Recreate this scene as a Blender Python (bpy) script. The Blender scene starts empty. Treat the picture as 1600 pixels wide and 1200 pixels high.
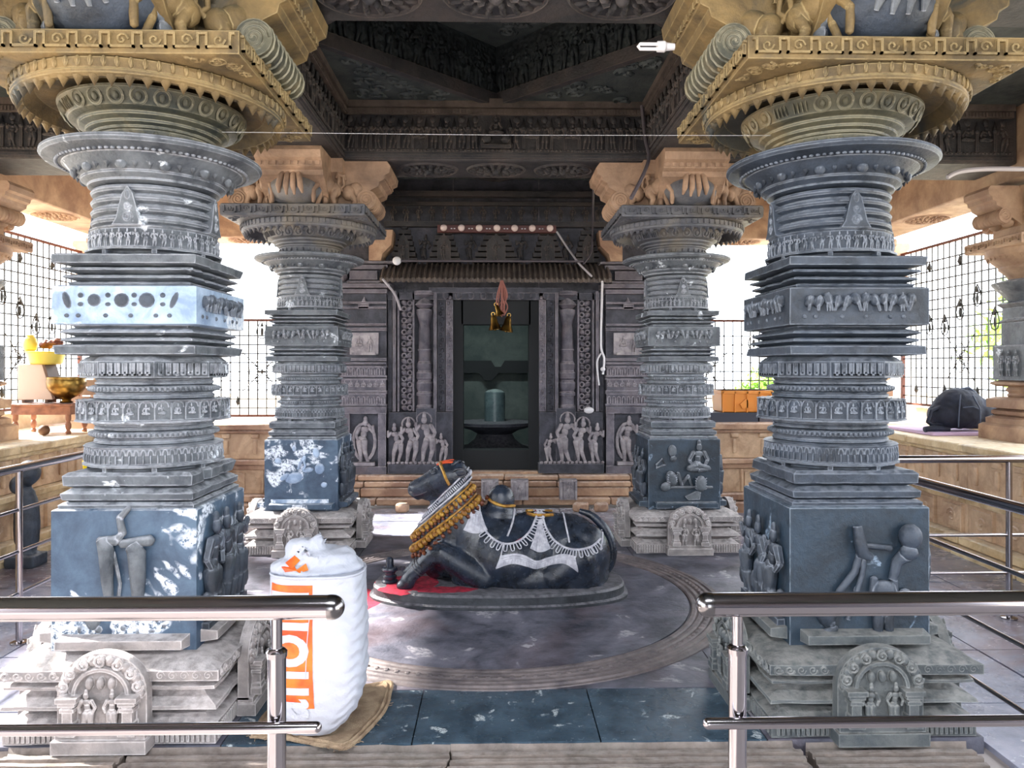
import bpy, bmesh, math, random
from mathutils import Vector, Matrix, noise
from mathutils.bvhtree import BVHTree
PI = math.pi
R = math.radians
SC = bpy.context.scene
COL = SC.collection
random.seed(7)
# ---------------------------------------------------------------- camera, sky, sun, exposure
F_PX = 1190.0
YAW = R(1.2)
EYE = 1.6
cam = bpy.data.cameras.new('camera'); cam.sensor_width = 36.0; cam.lens = F_PX*36/1600.0
cam.shift_y = -25/1600.0; cam.clip_start = .05; cam.clip_end = 400
cam_o = bpy.data.objects.new('camera', cam); COL.objects.link(cam_o)
cam_o.location = (0, 0, EYE); cam_o.rotation_euler = (R(90), 0, -YAW)
SC.camera = cam_o
w = bpy.data.worlds.new('sky'); SC.world = w; w.use_nodes = True
bg = w.node_tree.nodes['Background']
bg.inputs[0].default_value = (.86, .92, 1.0, 1); bg.inputs[1].default_value = 2.4
sun = bpy.data.lights.new('sun', 'SUN'); sun.energy = 12.0; sun.angle = R(3); sun.color = (1, .93, .84)
sun_o = bpy.data.objects.new('sun', sun); COL.objects.link(sun_o)
sun_o.rotation_euler = Vector((.84, -.25, -.60)).to_track_quat('-Z', 'Y').to_euler()
def area(name, loc, rot, sx, sy, e, col):
    l = bpy.data.lights.new(name, 'AREA'); l.shape = 'RECTANGLE'; l.size = sx; l.size_y = sy; l.energy = e; l.color = col
    o = bpy.data.objects.new(name, l); COL.objects.link(o); o.location = loc; o.rotation_euler = rot; return o
# added fill lights without fixtures: one behind the viewer, one brightening the sanctum
area('hall_fill', (0.0, .2, 3.3), (R(55), 0, 0), 1.6, .3, 34, (.92, .95, 1))
area('sanctum_fill', (-.45, 10.2, 2.9), (R(25), 0, 0), .8, .1, 9, (.80, .95, .95))
SC.view_settings.view_transform = 'Standard'; SC.view_settings.look = 'None'
SC.view_settings.gamma = 1; SC.view_settings.use_curve_mapping = False
SC.view_settings.exposure = 1.9
def P(px, py, Y):
    """world point seen at a pixel of the 1600x1200 photograph, at world depth Y (used to measure the design)"""
    t = (px-800)/F_PX; c, s = math.cos(YAW), math.sin(YAW)
    d = Y/(c-t*s)
    return Vector((d*(s+t*c), Y, EYE-(py-575)/F_PX*d))
# ---------------------------------------------------------------- materials
def srgb(c):
    return tuple(((x/255)/12.92 if x/255 <= .04045 else ((x/255+.055)/1.055)**2.4) for x in c)+(1,)
def mat_new(name):
    m = bpy.data.materials.new(name); m.use_nodes = True
    return m, m.node_tree.nodes, m.node_tree.links, m.node_tree.nodes['Principled BSDF']
def plain(name, c, rough=.5, metal=0, emit=None, es=1, bump=0, bs=60, spec=.5, c2=None, ns=8):
    m, N, L, b = mat_new(name)
    b.inputs['Base Color'].default_value = srgb(c); b.inputs['Roughness'].default_value = rough
    b.inputs['Metallic'].default_value = metal; b.inputs['Specular IOR Level'].default_value = spec
    if emit: b.inputs['Emission Color'].default_value = srgb(emit); b.inputs['Emission Strength'].default_value = es
    if c2 or bump:
        g = N.new('ShaderNodeNewGeometry')
    if c2:
        n = N.new('ShaderNodeTexNoise'); n.inputs['Scale'].default_value = ns; n.inputs['Detail'].default_value = 5
        r = N.new('ShaderNodeValToRGB'); r.color_ramp.elements[0].position = .38; r.color_ramp.elements[1].position = .62
        r.color_ramp.elements[0].color = srgb(c); r.color_ramp.elements[1].color = srgb(c2)
        L.new(g.outputs['Position'], n.inputs['Vector']); L.new(n.outputs['Fac'], r.inputs[0]); L.new(r.outputs[0], b.inputs['Base Color'])
    if bump:
        n = N.new('ShaderNodeTexNoise'); n.inputs['Scale'].default_value = bs; n.inputs['Detail'].default_value = 4
        u = N.new('ShaderNodeBump'); u.inputs['Strength'].default_value = bump; u.inputs['Distance'].default_value = .01
        L.new(g.outputs['Position'], n.inputs['Vector']); L.new(n.outputs['Fac'], u.inputs['Height']); L.new(u.outputs[0], b.inputs['Normal'])
    return m
def stone(name, c1, c2, dust=None, damt=.6, scale=5, bump=.5, rough=.6, powder=0, pc=(225, 232, 240), stain=None, stamt=.45, carve=0, spec=.5, pscale=7, wear=None, wamt=.6):
    m, N, L, b = mat_new(name)
    g = N.new('ShaderNodeNewGeometry'); pos = g.outputs['Position']
    def nz(sc, det=6, dist=0, rg=.6):
        n = N.new('ShaderNodeTexNoise'); n.inputs['Scale'].default_value = sc; n.inputs['Detail'].default_value = det
        n.inputs['Distortion'].default_value = dist; n.inputs['Roughness'].default_value = rg
        L.new(pos, n.inputs['Vector']); return n.outputs['Fac']
    def ramp(x, a, bb):
        r = N.new('ShaderNodeMapRange'); r.inputs[1].default_value = a; r.inputs[2].default_value = bb; r.clamp = True
        L.new(x, r.inputs[0]); return r.outputs[0]
    def mix(f, a, bb):
        x = N.new('ShaderNodeMix'); x.data_type = 'RGBA'
        L.new(f, x.inputs[0])
        for i, c in ((6, a), (7, bb)):
            if isinstance(c, tuple): x.inputs[i].default_value = c
            else: L.new(c, x.inputs[i])
        return x.outputs[2]
    def mul(a, bb):
        x = N.new('ShaderNodeMath'); x.operation = 'MULTIPLY'
        for i, c in ((0, a), (1, bb)):
            if isinstance(c, (int, float)): x.inputs[i].default_value = c
            else: L.new(c, x.inputs[i])
        return x.outputs[0]
    col = mix(ramp(nz(scale, 7, .4, .65), .36, .64), srgb(c1), srgb(c2))
    if stain: col = mix(mul(ramp(nz(scale*.35, 5, 1.0), .5, .62), stamt), col, srgb(stain))
    if dust:
        sx = N.new('ShaderNodeSeparateXYZ'); L.new(g.outputs['Normal'], sx.inputs[0])
        d = mul(mul(ramp(sx.outputs[2], .25, .8), ramp(nz(22, 4), .3, .6)), damt)
        col = mix(d, col, srgb(dust))
    if powder:
        d = mul(ramp(nz(pscale*.45, 3, .5), .66-powder*.3, .70-powder*.3), ramp(nz(pscale*5, 6, .3, .75), .42, .52))
        col = mix(d, col, srgb(pc))
    if wear:   # worn, rubbed edges of the carving, lighter than the stone itself
        bv = N.new('ShaderNodeBevel'); bv.samples = 4; bv.inputs['Radius'].default_value = .009
        dt = N.new('ShaderNodeVectorMath'); dt.operation = 'DOT_PRODUCT'; L.new(bv.outputs[0], dt.inputs[0]); L.new(g.outputs['Normal'], dt.inputs[1])
        d = mul(mul(ramp(dt.outputs['Value'], .995, .93), ramp(nz(17, 5), .34, .52)), min(1, wamt*1.4))
        col = mix(d, col, srgb(wear))
    L.new(col, b.inputs['Base Color'])
    rr = N.new('ShaderNodeMapRange'); rr.inputs[3].default_value = rough-.15; rr.inputs[4].default_value = rough+.2
    L.new(nz(scale*3, 4), rr.inputs[0]); L.new(rr.outputs[0], b.inputs['Roughness'])
    b.inputs['Specular IOR Level'].default_value = spec
    u = N.new('ShaderNodeBump'); u.inputs['Strength'].default_value = bump; u.inputs['Distance'].default_value = .012
    L.new(nz(34, 7, .2, .7), u.inputs['Height'])
    if carve:
        v = N.new('ShaderNodeTexVoronoi'); v.inputs['Scale'].default_value = carve; v.feature = 'SMOOTH_F1'
        L.new(pos, v.inputs['Vector'])
        u2 = N.new('ShaderNodeBump'); u2.inputs['Strength'].default_value = .9; u2.inputs['Distance'].default_value = .02
        L.new(v.outputs['Distance'], u2.inputs['Height']); L.new(u.outputs[0], u2.inputs['Normal']); u = u2
    L.new(u.outputs[0], b.inputs['Normal'])
    return m
M = {}
M['soap'] = stone('grey_soapstone', (62, 68, 76), (108, 114, 120), (186, 190, 198), .65, 6, .8, .5, powder=.04, pscale=16, wear=(186, 190, 200))
M['soap_dark'] = stone('dark_soapstone', (30, 38, 48), (60, 70, 84), (150, 156, 166), .5, 5, .6, .42, wear=(140, 148, 160))
M['slate'] = stone('polished_slate', (20, 33, 44), (40, 58, 74), (150, 160, 172), .4, 5, .4, .38, powder=.08, pc=(130, 150, 170), pscale=16, wear=(150, 162, 176))
M['slate_powder'] = stone('powdered_slate', (44, 62, 84), (76, 98, 120), (200, 206, 216), .6, 5, .3, .45, powder=.42, pc=(226, 234, 246), pscale=9)
M['slate_wash'] = stone('washed_slate', (120, 142, 172), (176, 196, 220), (226, 232, 244), .7, 7, .3, .45, powder=.3)
M['base'] = stone('dusty_base_stone', (122, 118, 118), (168, 160, 158), (218, 212, 212), .7, 6, .8, .65, wear=(226, 220, 220))
M['base_dark'] = stone('grey_base_stone', (62, 70, 76), (100, 104, 104), (158, 156, 152), .6, 6, .8, .6, wear=(150, 152, 150))
M['ochre'] = stone('golden_lit_stone', (82, 69, 46), (136, 113, 72), (120, 120, 100), .3, 4, .7, .65, stain=(56, 62, 62), stamt=.9, wear=(176, 156, 112))  # golden light of the front capitals painted into the ochre, grey stains over it
M['ochre_pale'] = stone('pale_ochre_stone', (134, 108, 88), (182, 150, 124), None, 0, 4, .6, .65, stain=(104, 84, 72), stamt=.7)
M['capb'] = stone('rear_capital_stone', (70, 74, 84), (112, 112, 116), (150, 145, 140), .4, 4, .6, .5, stain=(128, 116, 96), stamt=.5)
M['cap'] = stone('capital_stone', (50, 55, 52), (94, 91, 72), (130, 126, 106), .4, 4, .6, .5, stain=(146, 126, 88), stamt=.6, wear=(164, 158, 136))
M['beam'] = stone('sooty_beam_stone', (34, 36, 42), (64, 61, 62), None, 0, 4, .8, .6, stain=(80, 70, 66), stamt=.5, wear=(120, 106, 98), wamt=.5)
M['beam_trim'] = stone('brown_trim_stone', (70, 62, 58), (104, 92, 84), None, 0, 6, .6, .6)
M['ceil'] = stone('dark_ceiling_stone', (24, 30, 34), (48, 56, 58), None, 0, 5, .8, .6, carve=26)
M['ceil_flat'] = stone('ceiling_slab_stone', (44, 52, 54), (76, 82, 80), None, 0, 4, .6, .6)
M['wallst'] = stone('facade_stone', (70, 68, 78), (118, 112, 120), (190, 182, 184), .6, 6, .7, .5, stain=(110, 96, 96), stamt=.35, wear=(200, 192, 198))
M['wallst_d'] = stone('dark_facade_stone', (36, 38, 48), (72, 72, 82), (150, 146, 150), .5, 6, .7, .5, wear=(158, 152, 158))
M['fig'] = stone('relief_stone', (120, 114, 120), (176, 168, 170), None, 0, 9, .5, .5)
M['sand'] = stone('warm_sandstone', (160, 124, 100), (204, 170, 140), (232, 214, 202), .7, 4, .6, .7, stain=(120, 84, 70), stamt=.6)
M['sand_y'] = stone('yellow_sandstone', (206, 176, 130), (238, 216, 176), (236, 226, 206), .7, 4, .6, .7, stain=(130, 100, 70), stamt=.6)
M['sand_carve'] = stone('carved_sandstone', (190, 158, 128), (228, 198, 164), (238, 222, 206), .6, 4, .6, .7, stain=(130, 96, 76), stamt=.5, carve=12)
M['tile'] = stone('floor_slate_tile', (108, 114, 134), (158, 160, 178), None, 0, 3, .25, .22, stain=(120, 92, 92), stamt=.5, spec=.6)
M['stage'] = stone('dark_stage_slate', (50, 54, 66), (116, 116, 130), None, 0, 3.2, .5, .38, powder=.12, pc=(170, 168, 176), stain=(96, 76, 78), stamt=.4)
M['thresh'] = stone('blue_threshold_slate', (44, 62, 76), (74, 94, 110), None, 0, 5, .35, .22, powder=.10, pc=(190, 200, 205), pscale=20)
M['ring'] = stone('carved_ring_stone', (84, 78, 82), (130, 120, 120), None, 0, 6, .6, .5)
M['joint'] = plain('floor_joint', (168, 160, 158), .8)
M['sill'] = stone('worn_sill_stone', (96, 86, 80), (142, 130, 122), (176, 168, 164), .5, 5, .6, .65, stain=(96, 92, 84), stamt=.5)
M['steel'] = plain('polished_steel', (160, 156, 160), .13, 1)
M['steel_d'] = plain('steel_end_cap', (120, 118, 120), .2, 1)
M['bull'] = stone('black_polished_stone', (20, 25, 34), (38, 48, 64), (90, 100, 116), .2, 9, .25, .22, spec=.6)
M['bull_d'] = stone('black_pedestal_stone', (34, 38, 44), (62, 66, 72), (140, 138, 146), .6, 8, .5, .4)
M['gold'] = plain('gold_paint', (180, 138, 52), .45, .2, c2=(128, 82, 36), ns=30)
M['copper'] = plain('copper_brown_paint', (120, 66, 40), .4, .3, c2=(84, 44, 32), ns=30)
M['silver'] = plain('white_paint', (206, 206, 214), .5, c2=(168, 168, 180), ns=30)
M['redp'] = plain('red_powder', (176, 26, 58), .95, c2=(120, 16, 40), ns=30)
M['orangep'] = plain('orange_paint', (220, 84, 40), .6)
M['sack'] = plain('white_woven_plastic', (176, 180, 192), .65, bump=.3, bs=90)
M['sack_o'] = plain('orange_print', (204, 66, 22), .55, c2=(214, 112, 34), ns=9)
M['jute'] = plain('brown_jute', (134, 112, 90), .95, bump=.8, bs=160, c2=(166, 144, 118), ns=14)
M['brass'] = plain('aged_brass', (150, 118, 60), .3, 1, c2=(100, 76, 40), ns=10)
M['gpot'] = plain('yellow_painted_metal', (220, 200, 90), .4, .2)
M['wood'] = plain('reddish_wood', (146, 96, 70), .5, c2=(112, 70, 50), ns=12, bump=.3)
M['alu'] = plain('dull_aluminium', (176, 156, 140), .45, .5)
M['dwood'] = plain('dark_wood', (88, 60, 40), .6)
M['iron'] = plain('painted_iron', (58, 56, 52), .5, .4)
M['iron_r'] = plain('rusty_iron', (96, 56, 44), .6, .4)
M['bag'] = plain('navy_black_fabric', (26, 30, 44), .75, bump=.4, bs=200, c2=(34, 40, 58), ns=12)
M['bag_l'] = plain('grey_blue_webbing', (70, 80, 100), .6)
M['mat'] = plain('lilac_foam', (196, 170, 200), .8)
M['crate'] = plain('orange_plastic', (226, 140, 40), .45)
M['blackbox'] = plain('dark_blue_metal', (34, 38, 56), .4)
M['plaster'] = stone('cream_plaster', (200, 176, 146), (222, 204, 176), None, 0, 3, .3, .8, stain=(170, 130, 96), stamt=.5)
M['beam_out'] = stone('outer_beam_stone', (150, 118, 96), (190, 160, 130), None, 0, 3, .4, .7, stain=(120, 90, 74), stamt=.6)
M['ground'] = plain('pale_ground', (200, 190, 172), .9, c2=(180, 168, 146), ns=2)
M['leaf'] = plain('green_leaf', (110, 158, 60), .6, c2=(150, 190, 90), ns=3)
M['bark'] = plain('bark', (90, 74, 60), .9, bump=.6)
M['cable'] = plain('grey_conduit', (178, 172, 176), .5)
M['cable_d'] = plain('dark_conduit', (84, 78, 84), .5)
M['bulb'] = plain('frosted_bulb', (236, 214, 206), .2, spec=.7)
M['strip'] = plain('brown_lamp_strip', (92, 48, 44), .5)
M['thread'] = plain('red_thread', (150, 98, 88), .9)
M['white'] = plain('white_plastic', (226, 224, 226), .4)
M['yellow'] = plain('yellow_plastic', (236, 206, 20), .5)
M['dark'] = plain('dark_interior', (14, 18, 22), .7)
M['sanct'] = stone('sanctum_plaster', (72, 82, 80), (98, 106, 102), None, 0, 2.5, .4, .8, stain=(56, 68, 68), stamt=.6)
M['linga'] = stone('polished_grey_stone', (70, 84, 88), (96, 112, 114), (170, 180, 176), .6, 6, .2, .3)
# ---------------------------------------------------------------- mesh kit
ORGANIC = ('carving', 'relief', 'carved_lion', 'figure_frieze', 'relief_figure', 'guardian_figures', 'shrine_niche', 'foliage_relief', 'tongue', 'leaf_scroll', 'pierced_vine_screen', 'tower_relief', 'carved_plinth_panel', 'lotus_medallion', 'belly', 'carved_band', 'ear', 'horn', 'fragment')
class Fr:
    """local frame: a along u, b along v, c along n"""
    def __init__(s, o, u=(1, 0, 0), v=(0, 0, 1), n=(0, -1, 0)):
        s.o = Vector(o); s.u = Vector(u); s.v = Vector(v); s.n = Vector(n)
    def __call__(s, a, b, c=0): return s.o+s.u*a+s.v*b+s.n*c
    def at(s, a, b, c=0, k=1, rot=0):
        cu, su = math.cos(rot)*k, math.sin(rot)*k
        return Fr(s(a, b, c), s.u*cu+s.v*su, s.v*cu-s.u*su, s.n*k)
WORLD = Fr((0, 0, 0), (1, 0, 0), (0, 1, 0), (0, 0, 1))
class MB:
    def __init__(s): s.v = []; s.f = []
    def add(s, vs, fs):
        k = len(s.v); s.v += [tuple(x) for x in vs]; s.f += [tuple(i+k for i in f) for f in fs]; return s
    def box(s, a0, a1, b0, b1, c0, c1, F=WORLD, tp=0):
        vs = [F(a, b, c) for c, t in ((c0, 0), (c1, tp)) for a, b in ((a0+t, b0+t), (a1-t, b0+t), (a1-t, b1-t), (a0+t, b1-t))]
        return s.add(vs, [(0, 3, 2, 1), (4, 5, 6, 7), (0, 1, 5, 4), (1, 2, 6, 5), (2, 3, 7, 6), (3, 0, 4, 7)])
    def loft(s, rings, cap=True, closed=True):
        n = len(rings[0]); vs = [p for r in rings for p in r]; fs = []
        for i in range(len(rings)-1):
            for j in range(n if closed else n-1):
                a = i*n+j; b = i*n+(j+1) % n; fs.append((a, b, b+n, a+n))
        if cap and closed:
            fs.append(tuple(reversed(range(n)))); fs.append(tuple((len(rings)-1)*n+j for j in range(n)))
        return s.add(vs, fs)
    def poly(s, pts, c0, c1, F=WORLD):
        return s.loft([[F(a, b, c0) for a, b in pts], [F(a, b, c1) for a, b in pts]])
    def ell(s, c, r, F=WORLD, nu=8, nv=5, rot=0):
        cu, su = math.cos(rot), math.sin(rot); rings = []
        for i in range(1, nv):
            t = PI*i/nv; rings.append([])
            for j in range(nu):
                p = 2*PI*j/nu
                x = r[0]*math.sin(t)*math.cos(p); y = r[1]*math.cos(t); z = r[2]*math.sin(t)*math.sin(p)
                rings[-1].append(F(c[0]+x*cu-y*su, c[1]+x*su+y*cu, c[2]+z))
        k = len(s.v); s.loft(rings, cap=False)
        t0 = len(s.v); s.v += [tuple(F(c[0]-r[1]*su, c[1]+r[1]*cu, c[2])), tuple(F(c[0]+r[1]*su, c[1]-r[1]*cu, c[2]))]
        for j in range(nu):
            s.f.append((t0, k+(j+1) % nu, k+j)); q = k+(nv-2)*nu; s.f.append((t0+1, q+j, q+(j+1) % nu))
        return s
    def tube(s, pts, r, n=6, closed=False, F=WORLD, cap=True):
        pts = [F(*p) for p in pts]; m = len(pts); rings = []; up = None; ks = F.u.length
        for i in range(m):
            a = pts[(i-1) % m] if closed or i else pts[0]; b = pts[(i+1) % m] if closed or i < m-1 else pts[-1]
            t = (b-a); t = t.normalized() if t.length > 1e-9 else Vector((0, 0, 1))
            if up is None:
                up = Vector((0, 0, 1)) if abs(t.z) < .9 else Vector((1, 0, 0))
            sd = t.cross(up)
            if sd.length < 1e-6: sd = t.cross(Vector((0, 1, 0)))
            sd.normalize(); up = sd.cross(t).normalized()
            rr = (r[i] if isinstance(r, (list, tuple)) else r)*ks
            rings.append([pts[i]+(sd*math.cos(2*PI*j/n)+up*math.sin(2*PI*j/n))*rr for j in range(n)])
        if closed: rings.append(rings[0])
        return s.loft(rings, cap=cap and not closed)
    def limb(s, a, b, ra, rb, F=WORLD, n=6):
        a = Vector(a); b = Vector(b); d = b-a
        if d.length < 1e-6: return s
        e = d.normalized()
        return s.tube([a-e*ra*.8, a-e*ra*.3, a, b, b+e*rb*.3, b+e*rb*.8], [ra*.3, ra*.9, ra, rb, rb*.9, rb*.3], n, F=F)
    def lathe(s, prof, n=40, F=WORLD, cap=True, jit=0, ph=0):
        rings = []
        for r, z in prof:
            rings.append([F(r*math.cos(ph+2*PI*j/n), r*math.sin(ph+2*PI*j/n), z) for j in range(n)])
        return s.loft(rings, cap=cap)
    def cone(s, c, r, h, F=WORLD, n=6):
        """spike of radius r pointing along +b by h"""
        k = len(s.v); s.v += [tuple(F(c[0]+r*math.cos(2*PI*j/n), c[1], c[2]+r*math.sin(2*PI*j/n))) for j in range(n)]
        s.v.append(tuple(F(c[0], c[1]+h, c[2]))); s.f += [(k+j, k+(j+1) % n, k+n) for j in range(n)]; return s
    def spiral(s, c, R0, turns, r, F=WORLD, d=1, ph=0, n=5, m=16):
        pts = []
        for i in range(m+1):
            t = i/m; a = ph+d*2*PI*turns*t; q = R0*(1-.85*t)
            pts.append((c[0]+q*math.cos(a), c[1]+q*math.sin(a), c[2]))
        return s.tube(pts, r, n, F=F)
    def arc(s, c, R0, a0, a1, r, F=WORLD, n=5, m=10, ry=None):
        ry = ry or R0
        return s.tube([(c[0]+R0*math.cos(a0+(a1-a0)*i/m), c[1]+ry*math.sin(a0+(a1-a0)*i/m), c[2]) for i in range(m+1)], r, n, F=F)
    def fig(s, F, h, sway=.04, hand=0, hal=False, seat=False, lod=0):
        """relief figure standing on b=0, height h, flattened depth"""
        G = Fr(F.o, F.u*h, F.v*h, F.n*h*.62); nu, nv = (8, 5) if lod == 0 else (6, 4)
        E = lambda x, y, rx, ry, rz=.07, z=.05, rot=0: s.ell((x, y, z), (rx, ry, rz), G, nu, nv, rot)
        k = sway
        E(k*.6, .865, .062, .075, .07, .07); E(k*.6, .95, .045, .07, .05, .06)
        E(k*.3, .72, .105, .07, .075); E(-k*.2, .62, .07, .10, .07); E(-k, .50, .105, .085, .08)
        W = lambda p, q, ra, rb, G_=G, n=6: s.limb(p, q, ra*1.35, rb*1.35, G_, n)
        if seat:
            W((-k+.03, .47, .08), (.2, .42, .12), .06, .05, G); W((.2, .42, .12), (.02, .38, .14), .045, .035, G)
            W((-k-.03, .47, .08), (-.2, .42, .12), .06, .05, G); W((-.2, .42, .12), (-.02, .40, .14), .045, .035, G)
        else:
            W((-k+.05, .46, .05), (.06-k, .26, .07), .062, .045, G); W((.06-k, .26, .07), (.07, .04, .04), .043, .028, G)
            W((-k-.05, .46, .05), (-.07-k*.3, .26, .06), .062, .045, G); W((-.07-k*.3, .26, .06), (-.07, .04, .04), .043, .028, G)
            E(.08, .02, .045, .02, .06); E(-.08, .02, .045, .02, .06)
        for sg in (-1, 1):
            el = (sg*.19+k*.2, .60+(.06 if hand == sg else 0), .04); ha = (sg*(.14 if sg != hand else .2), .5 if sg != hand else .8, .09)
            W((sg*.11+k*.3, .755, .05), el, .036, .03, G, 5); W(el, ha, .029, .022, G, 5)
        if hal: s.arc((k*.6, .87, .02), .15, R(-20), R(200), .02, G, 4, 8)
        return s
    def build(s, name, mat, parent=None, sharp=None, loc=None, kind=None, bevel=0):
        me = bpy.data.meshes.new(name); me.from_pydata(s.v, [], s.f); me.validate(); me.update()
        bm = bmesh.new(); bm.from_mesh(me); bmesh.ops.recalc_face_normals(bm, faces=bm.faces); bm.to_mesh(me); bm.free()
        me.materials.append(mat if not isinstance(mat, str) else M[mat])
        for p in me.polygons: p.use_smooth = True
        me.set_sharp_from_angle(angle=R(sharp or (66 if name in ORGANIC else 32)))
        o = bpy.data.objects.new(name, me); COL.objects.link(o)
        if parent: o.parent = parent
        if loc: o.location = loc
        if kind: o['kind'] = kind
        if bevel:
            md = o.modifiers.new('bevel', 'BEVEL'); md.width = bevel; md.segments = 1; md.limit_method = 'ANGLE'
        return o
def tag(o, label=None, cat=None, group=None, kind=None):
    if label: o['label'] = label
    if cat: o['category'] = cat
    if group: o['group'] = group
    if kind: o['kind'] = kind
    return o
def empty(name, loc=(0, 0, 0), rz=0, **k):
    o = bpy.data.objects.new(name, None); COL.objects.link(o); o.location = loc; o.rotation_euler = (0, 0, rz)
    o.empty_display_size = .1
    return tag(o, **k)
def inst(src, parent=None, loc=None, rot=None, scale=None):
    o = src.copy(); COL.objects.link(o); o.parent = parent
    if loc is not None: o.location = loc
    if rot is not None: o.rotation_euler = rot
    if scale is not None: o.scale = scale
    return o
def kids(o): return [x for x in list(bpy.data.objects) if x.parent == o]
KID = {}
def copy_tree(o, parent=None):
    c = o.copy(); COL.objects.link(c); c.parent = parent
    for ch in kids(o): copy_tree(ch, c)
    return c
def side(k, r, N=4, z=0, s=0):
    """frame on face k of an N-gon of apothem r: u along the face, v up, n outward; face 0 looks at -Y"""
    a = -PI/2+2*PI*k/N; n = Vector((math.cos(a), math.sin(a), 0)); u = Vector((-math.sin(a), math.cos(a), 0))
    return Fr(n*r+u*s+Vector((0, 0, z)), u, (0, 0, 1), n)
def per(shape):
    if shape == 'sq': N, sub = 4, 12
    elif shape == 'oct': N, sub = 8, 4
    elif shape == '16': N, sub = 16, 3
    else: return [(math.cos(2*PI*j/64), math.sin(2*PI*j/64)) for j in range(64)]
    cr = 1/math.cos(PI/N); pts = []
    for k in range(N):
        a0 = -PI/2-PI/N+2*PI*k/N; a1 = a0+2*PI/N
        for i in range(sub):
            t = i/sub; pts.append((cr*(math.cos(a0)*(1-t)+math.cos(a1)*t), cr*(math.sin(a0)*(1-t)+math.sin(a1)*t)))
    return pts
def tier(mb, shape, prof, jit=0, seed=0, cap=True):
    pp = per(shape); rings = []
    for i, (r, z) in enumerate(prof):
        ring = []
        for x, y in pp:
            q = r
            if jit:
                nn = noise.noise(Vector((x*7+seed*3.1, y*7-seed, z*14)))
                n2 = noise.noise(Vector((x*23, y*23+seed, z*20)))
                q = r-jit*max(0, nn+.6*n2)
            ring.append((x*q, y*q, z))
        rings.append(ring)
    return mb.loft([[Vector(p) for p in r] for r in rings], cap=cap)
# ================================================================ SETTING: floors
def tag_struct(name, loc=(0, 0, 0)): return empty(name, loc, kind='structure')
floor = MB().box(-4.2, 4.2, -2.5, 10.6, -.2, -.075).build('floor', 'joint', kind='structure')
rt = random.Random(3)
TW = .70
def tiles(x0, x1, y0, y1, nx, ny, z, mat='tile', gap=.006):
    w_ = (x1-x0)/nx; d_ = (y1-y0)/ny; src = None
    for j in range(ny):
        for i in range(nx):
            if src is None:
                src = MB().box(-w_/2+gap, w_/2-gap, -d_/2+gap, d_/2-gap, -.03, 0).build('floor_tile', mat, floor); o = src
            else: o = inst(src, floor)
            o.location = (x0+(i+.5)*w_, y0+(j+.5)*d_, z+rt.uniform(-.0015, .0015))
tiles(-4.15, -2.15, 1.6, 8.6, 3, 10, -.05); tiles(2.15, 4.15, 1.6, 8.6, 3, 10, -.05)
tiles(-2.15, 2.15, 7.3, 8.75, 6, 2, -.012)
# raised nave paving under the bull, large slabs
SLX = [-2.12, -1.17, 0.02, 1.17, 2.12]; SLY = [3.80, 4.35, 5.36, 6.4, 7.28]
for i in range(4):
    for j in range(4):
        MB().box(SLX[i]+.004, SLX[i+1]-.004, SLY[j]+.004, SLY[j+1]-.004, -.12, rt.uniform(-.004, -.001)).build('paving_slab', 'stage', floor)
for a, b in ((-1.17, -.36), (-.36, .45), (.45, 1.17)):
    MB().box(a+.003, b-.003, 3.262, 3.794, -.12, -.002).build('threshold_slab', 'thresh', floor)
for a, b in ((-2.12, -1.17), (1.17, 2.12)):
    MB().box(a+.003, b-.003, 3.262, 3.794, -.12, -.003).build('paving_slab', 'stage', floor)
# worn grooved sill in front of the nave
def sill_block(x0, x1, z1, seed, worn=0):
    m = MB(); prof = [(3.258, -.2), (3.258, 0)]
    y = 3.25
    for k in range(6):
        h = 0 if worn < k else -.02
        prof += [(y-.004, h-.002), (y-.030, h-.002), (y-.034, h-.018), (y-.050, h-.018)]
        y -= .054
    prof += [(y, -.02), (y-.02, -.2)]
    n = 14; rings = []
    for i in range(n+1):
        x = x0+(x1-x0)*i/n; r_ = []
        for a, b in prof: r_.append(Vector((x+(noise.noise(Vector((a*9, seed, 0)))*.05 if i in (0, n) else 0), a, b+z1+(.006*noise.noise(Vector((x*9, a*11, seed))) if b > -.1 else 0))))
        rings.append(r_)
    m.loft(rings); return m.build('sill_block', 'sill', floor)
for k, (a, b, z_) in enumerate(((-2.75, -2.05, -.012), (-2.04, -1.55, 0), (-1.53, -.2, -.004), (-.19, 1.28, -.003), (1.32, 2.02, -.012))): sill_block(a, b, z_-.004, k*3+1)
MB().box(-2.9, 2.2, 2.2, 2.95, -.16, -.10).build('sill_block', 'sill', floor)
# circular stage and its carved ring
CX, CY = -.01, 5.36
st = MB().lathe([(1.335, -.003), (1.335, .008), (1.31, .012), (.001, .012)], 96, Fr((CX, CY, 0), (1, 0, 0), (0, 1, 0), (0, 0, 1))).build('circular_stage', 'stage', floor)
rg = MB(); pf = [(1.345, -.01)]
for k in range(5):
    r0 = 1.345+k*.046; pf += [(r0+.002, .008), (r0+.010, .015), (r0+.032, .015), (r0+.040, .006)]
pf += [(1.585, .004), (1.59, -.01)]
rg.loft([[Vector((CX+r*math.cos(2*PI*j/120), CY+r*math.sin(2*PI*j/120), z)) for j in range(120)] for r, z in pf], cap=False)
for k in range(150):
    a = 2*PI*k/150; rr = 1.345+.046*2+.021
    rg.ell((CX+rr*math.cos(a), CY+rr*math.sin(a), .016), (.016, .016, .006), WORLD, 6, 4)
rg.build('carved_ring', 'ring', floor)
ground = tag(MB().box(-60, 60, -40, 80, -1.3, -1.1).build('ground', 'ground'), kind='structure')
MB().box(-5.4, 5.4, -6, 12.5, -1.1, -.2).build('temple_platform', 'sand', kind='structure')
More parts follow.
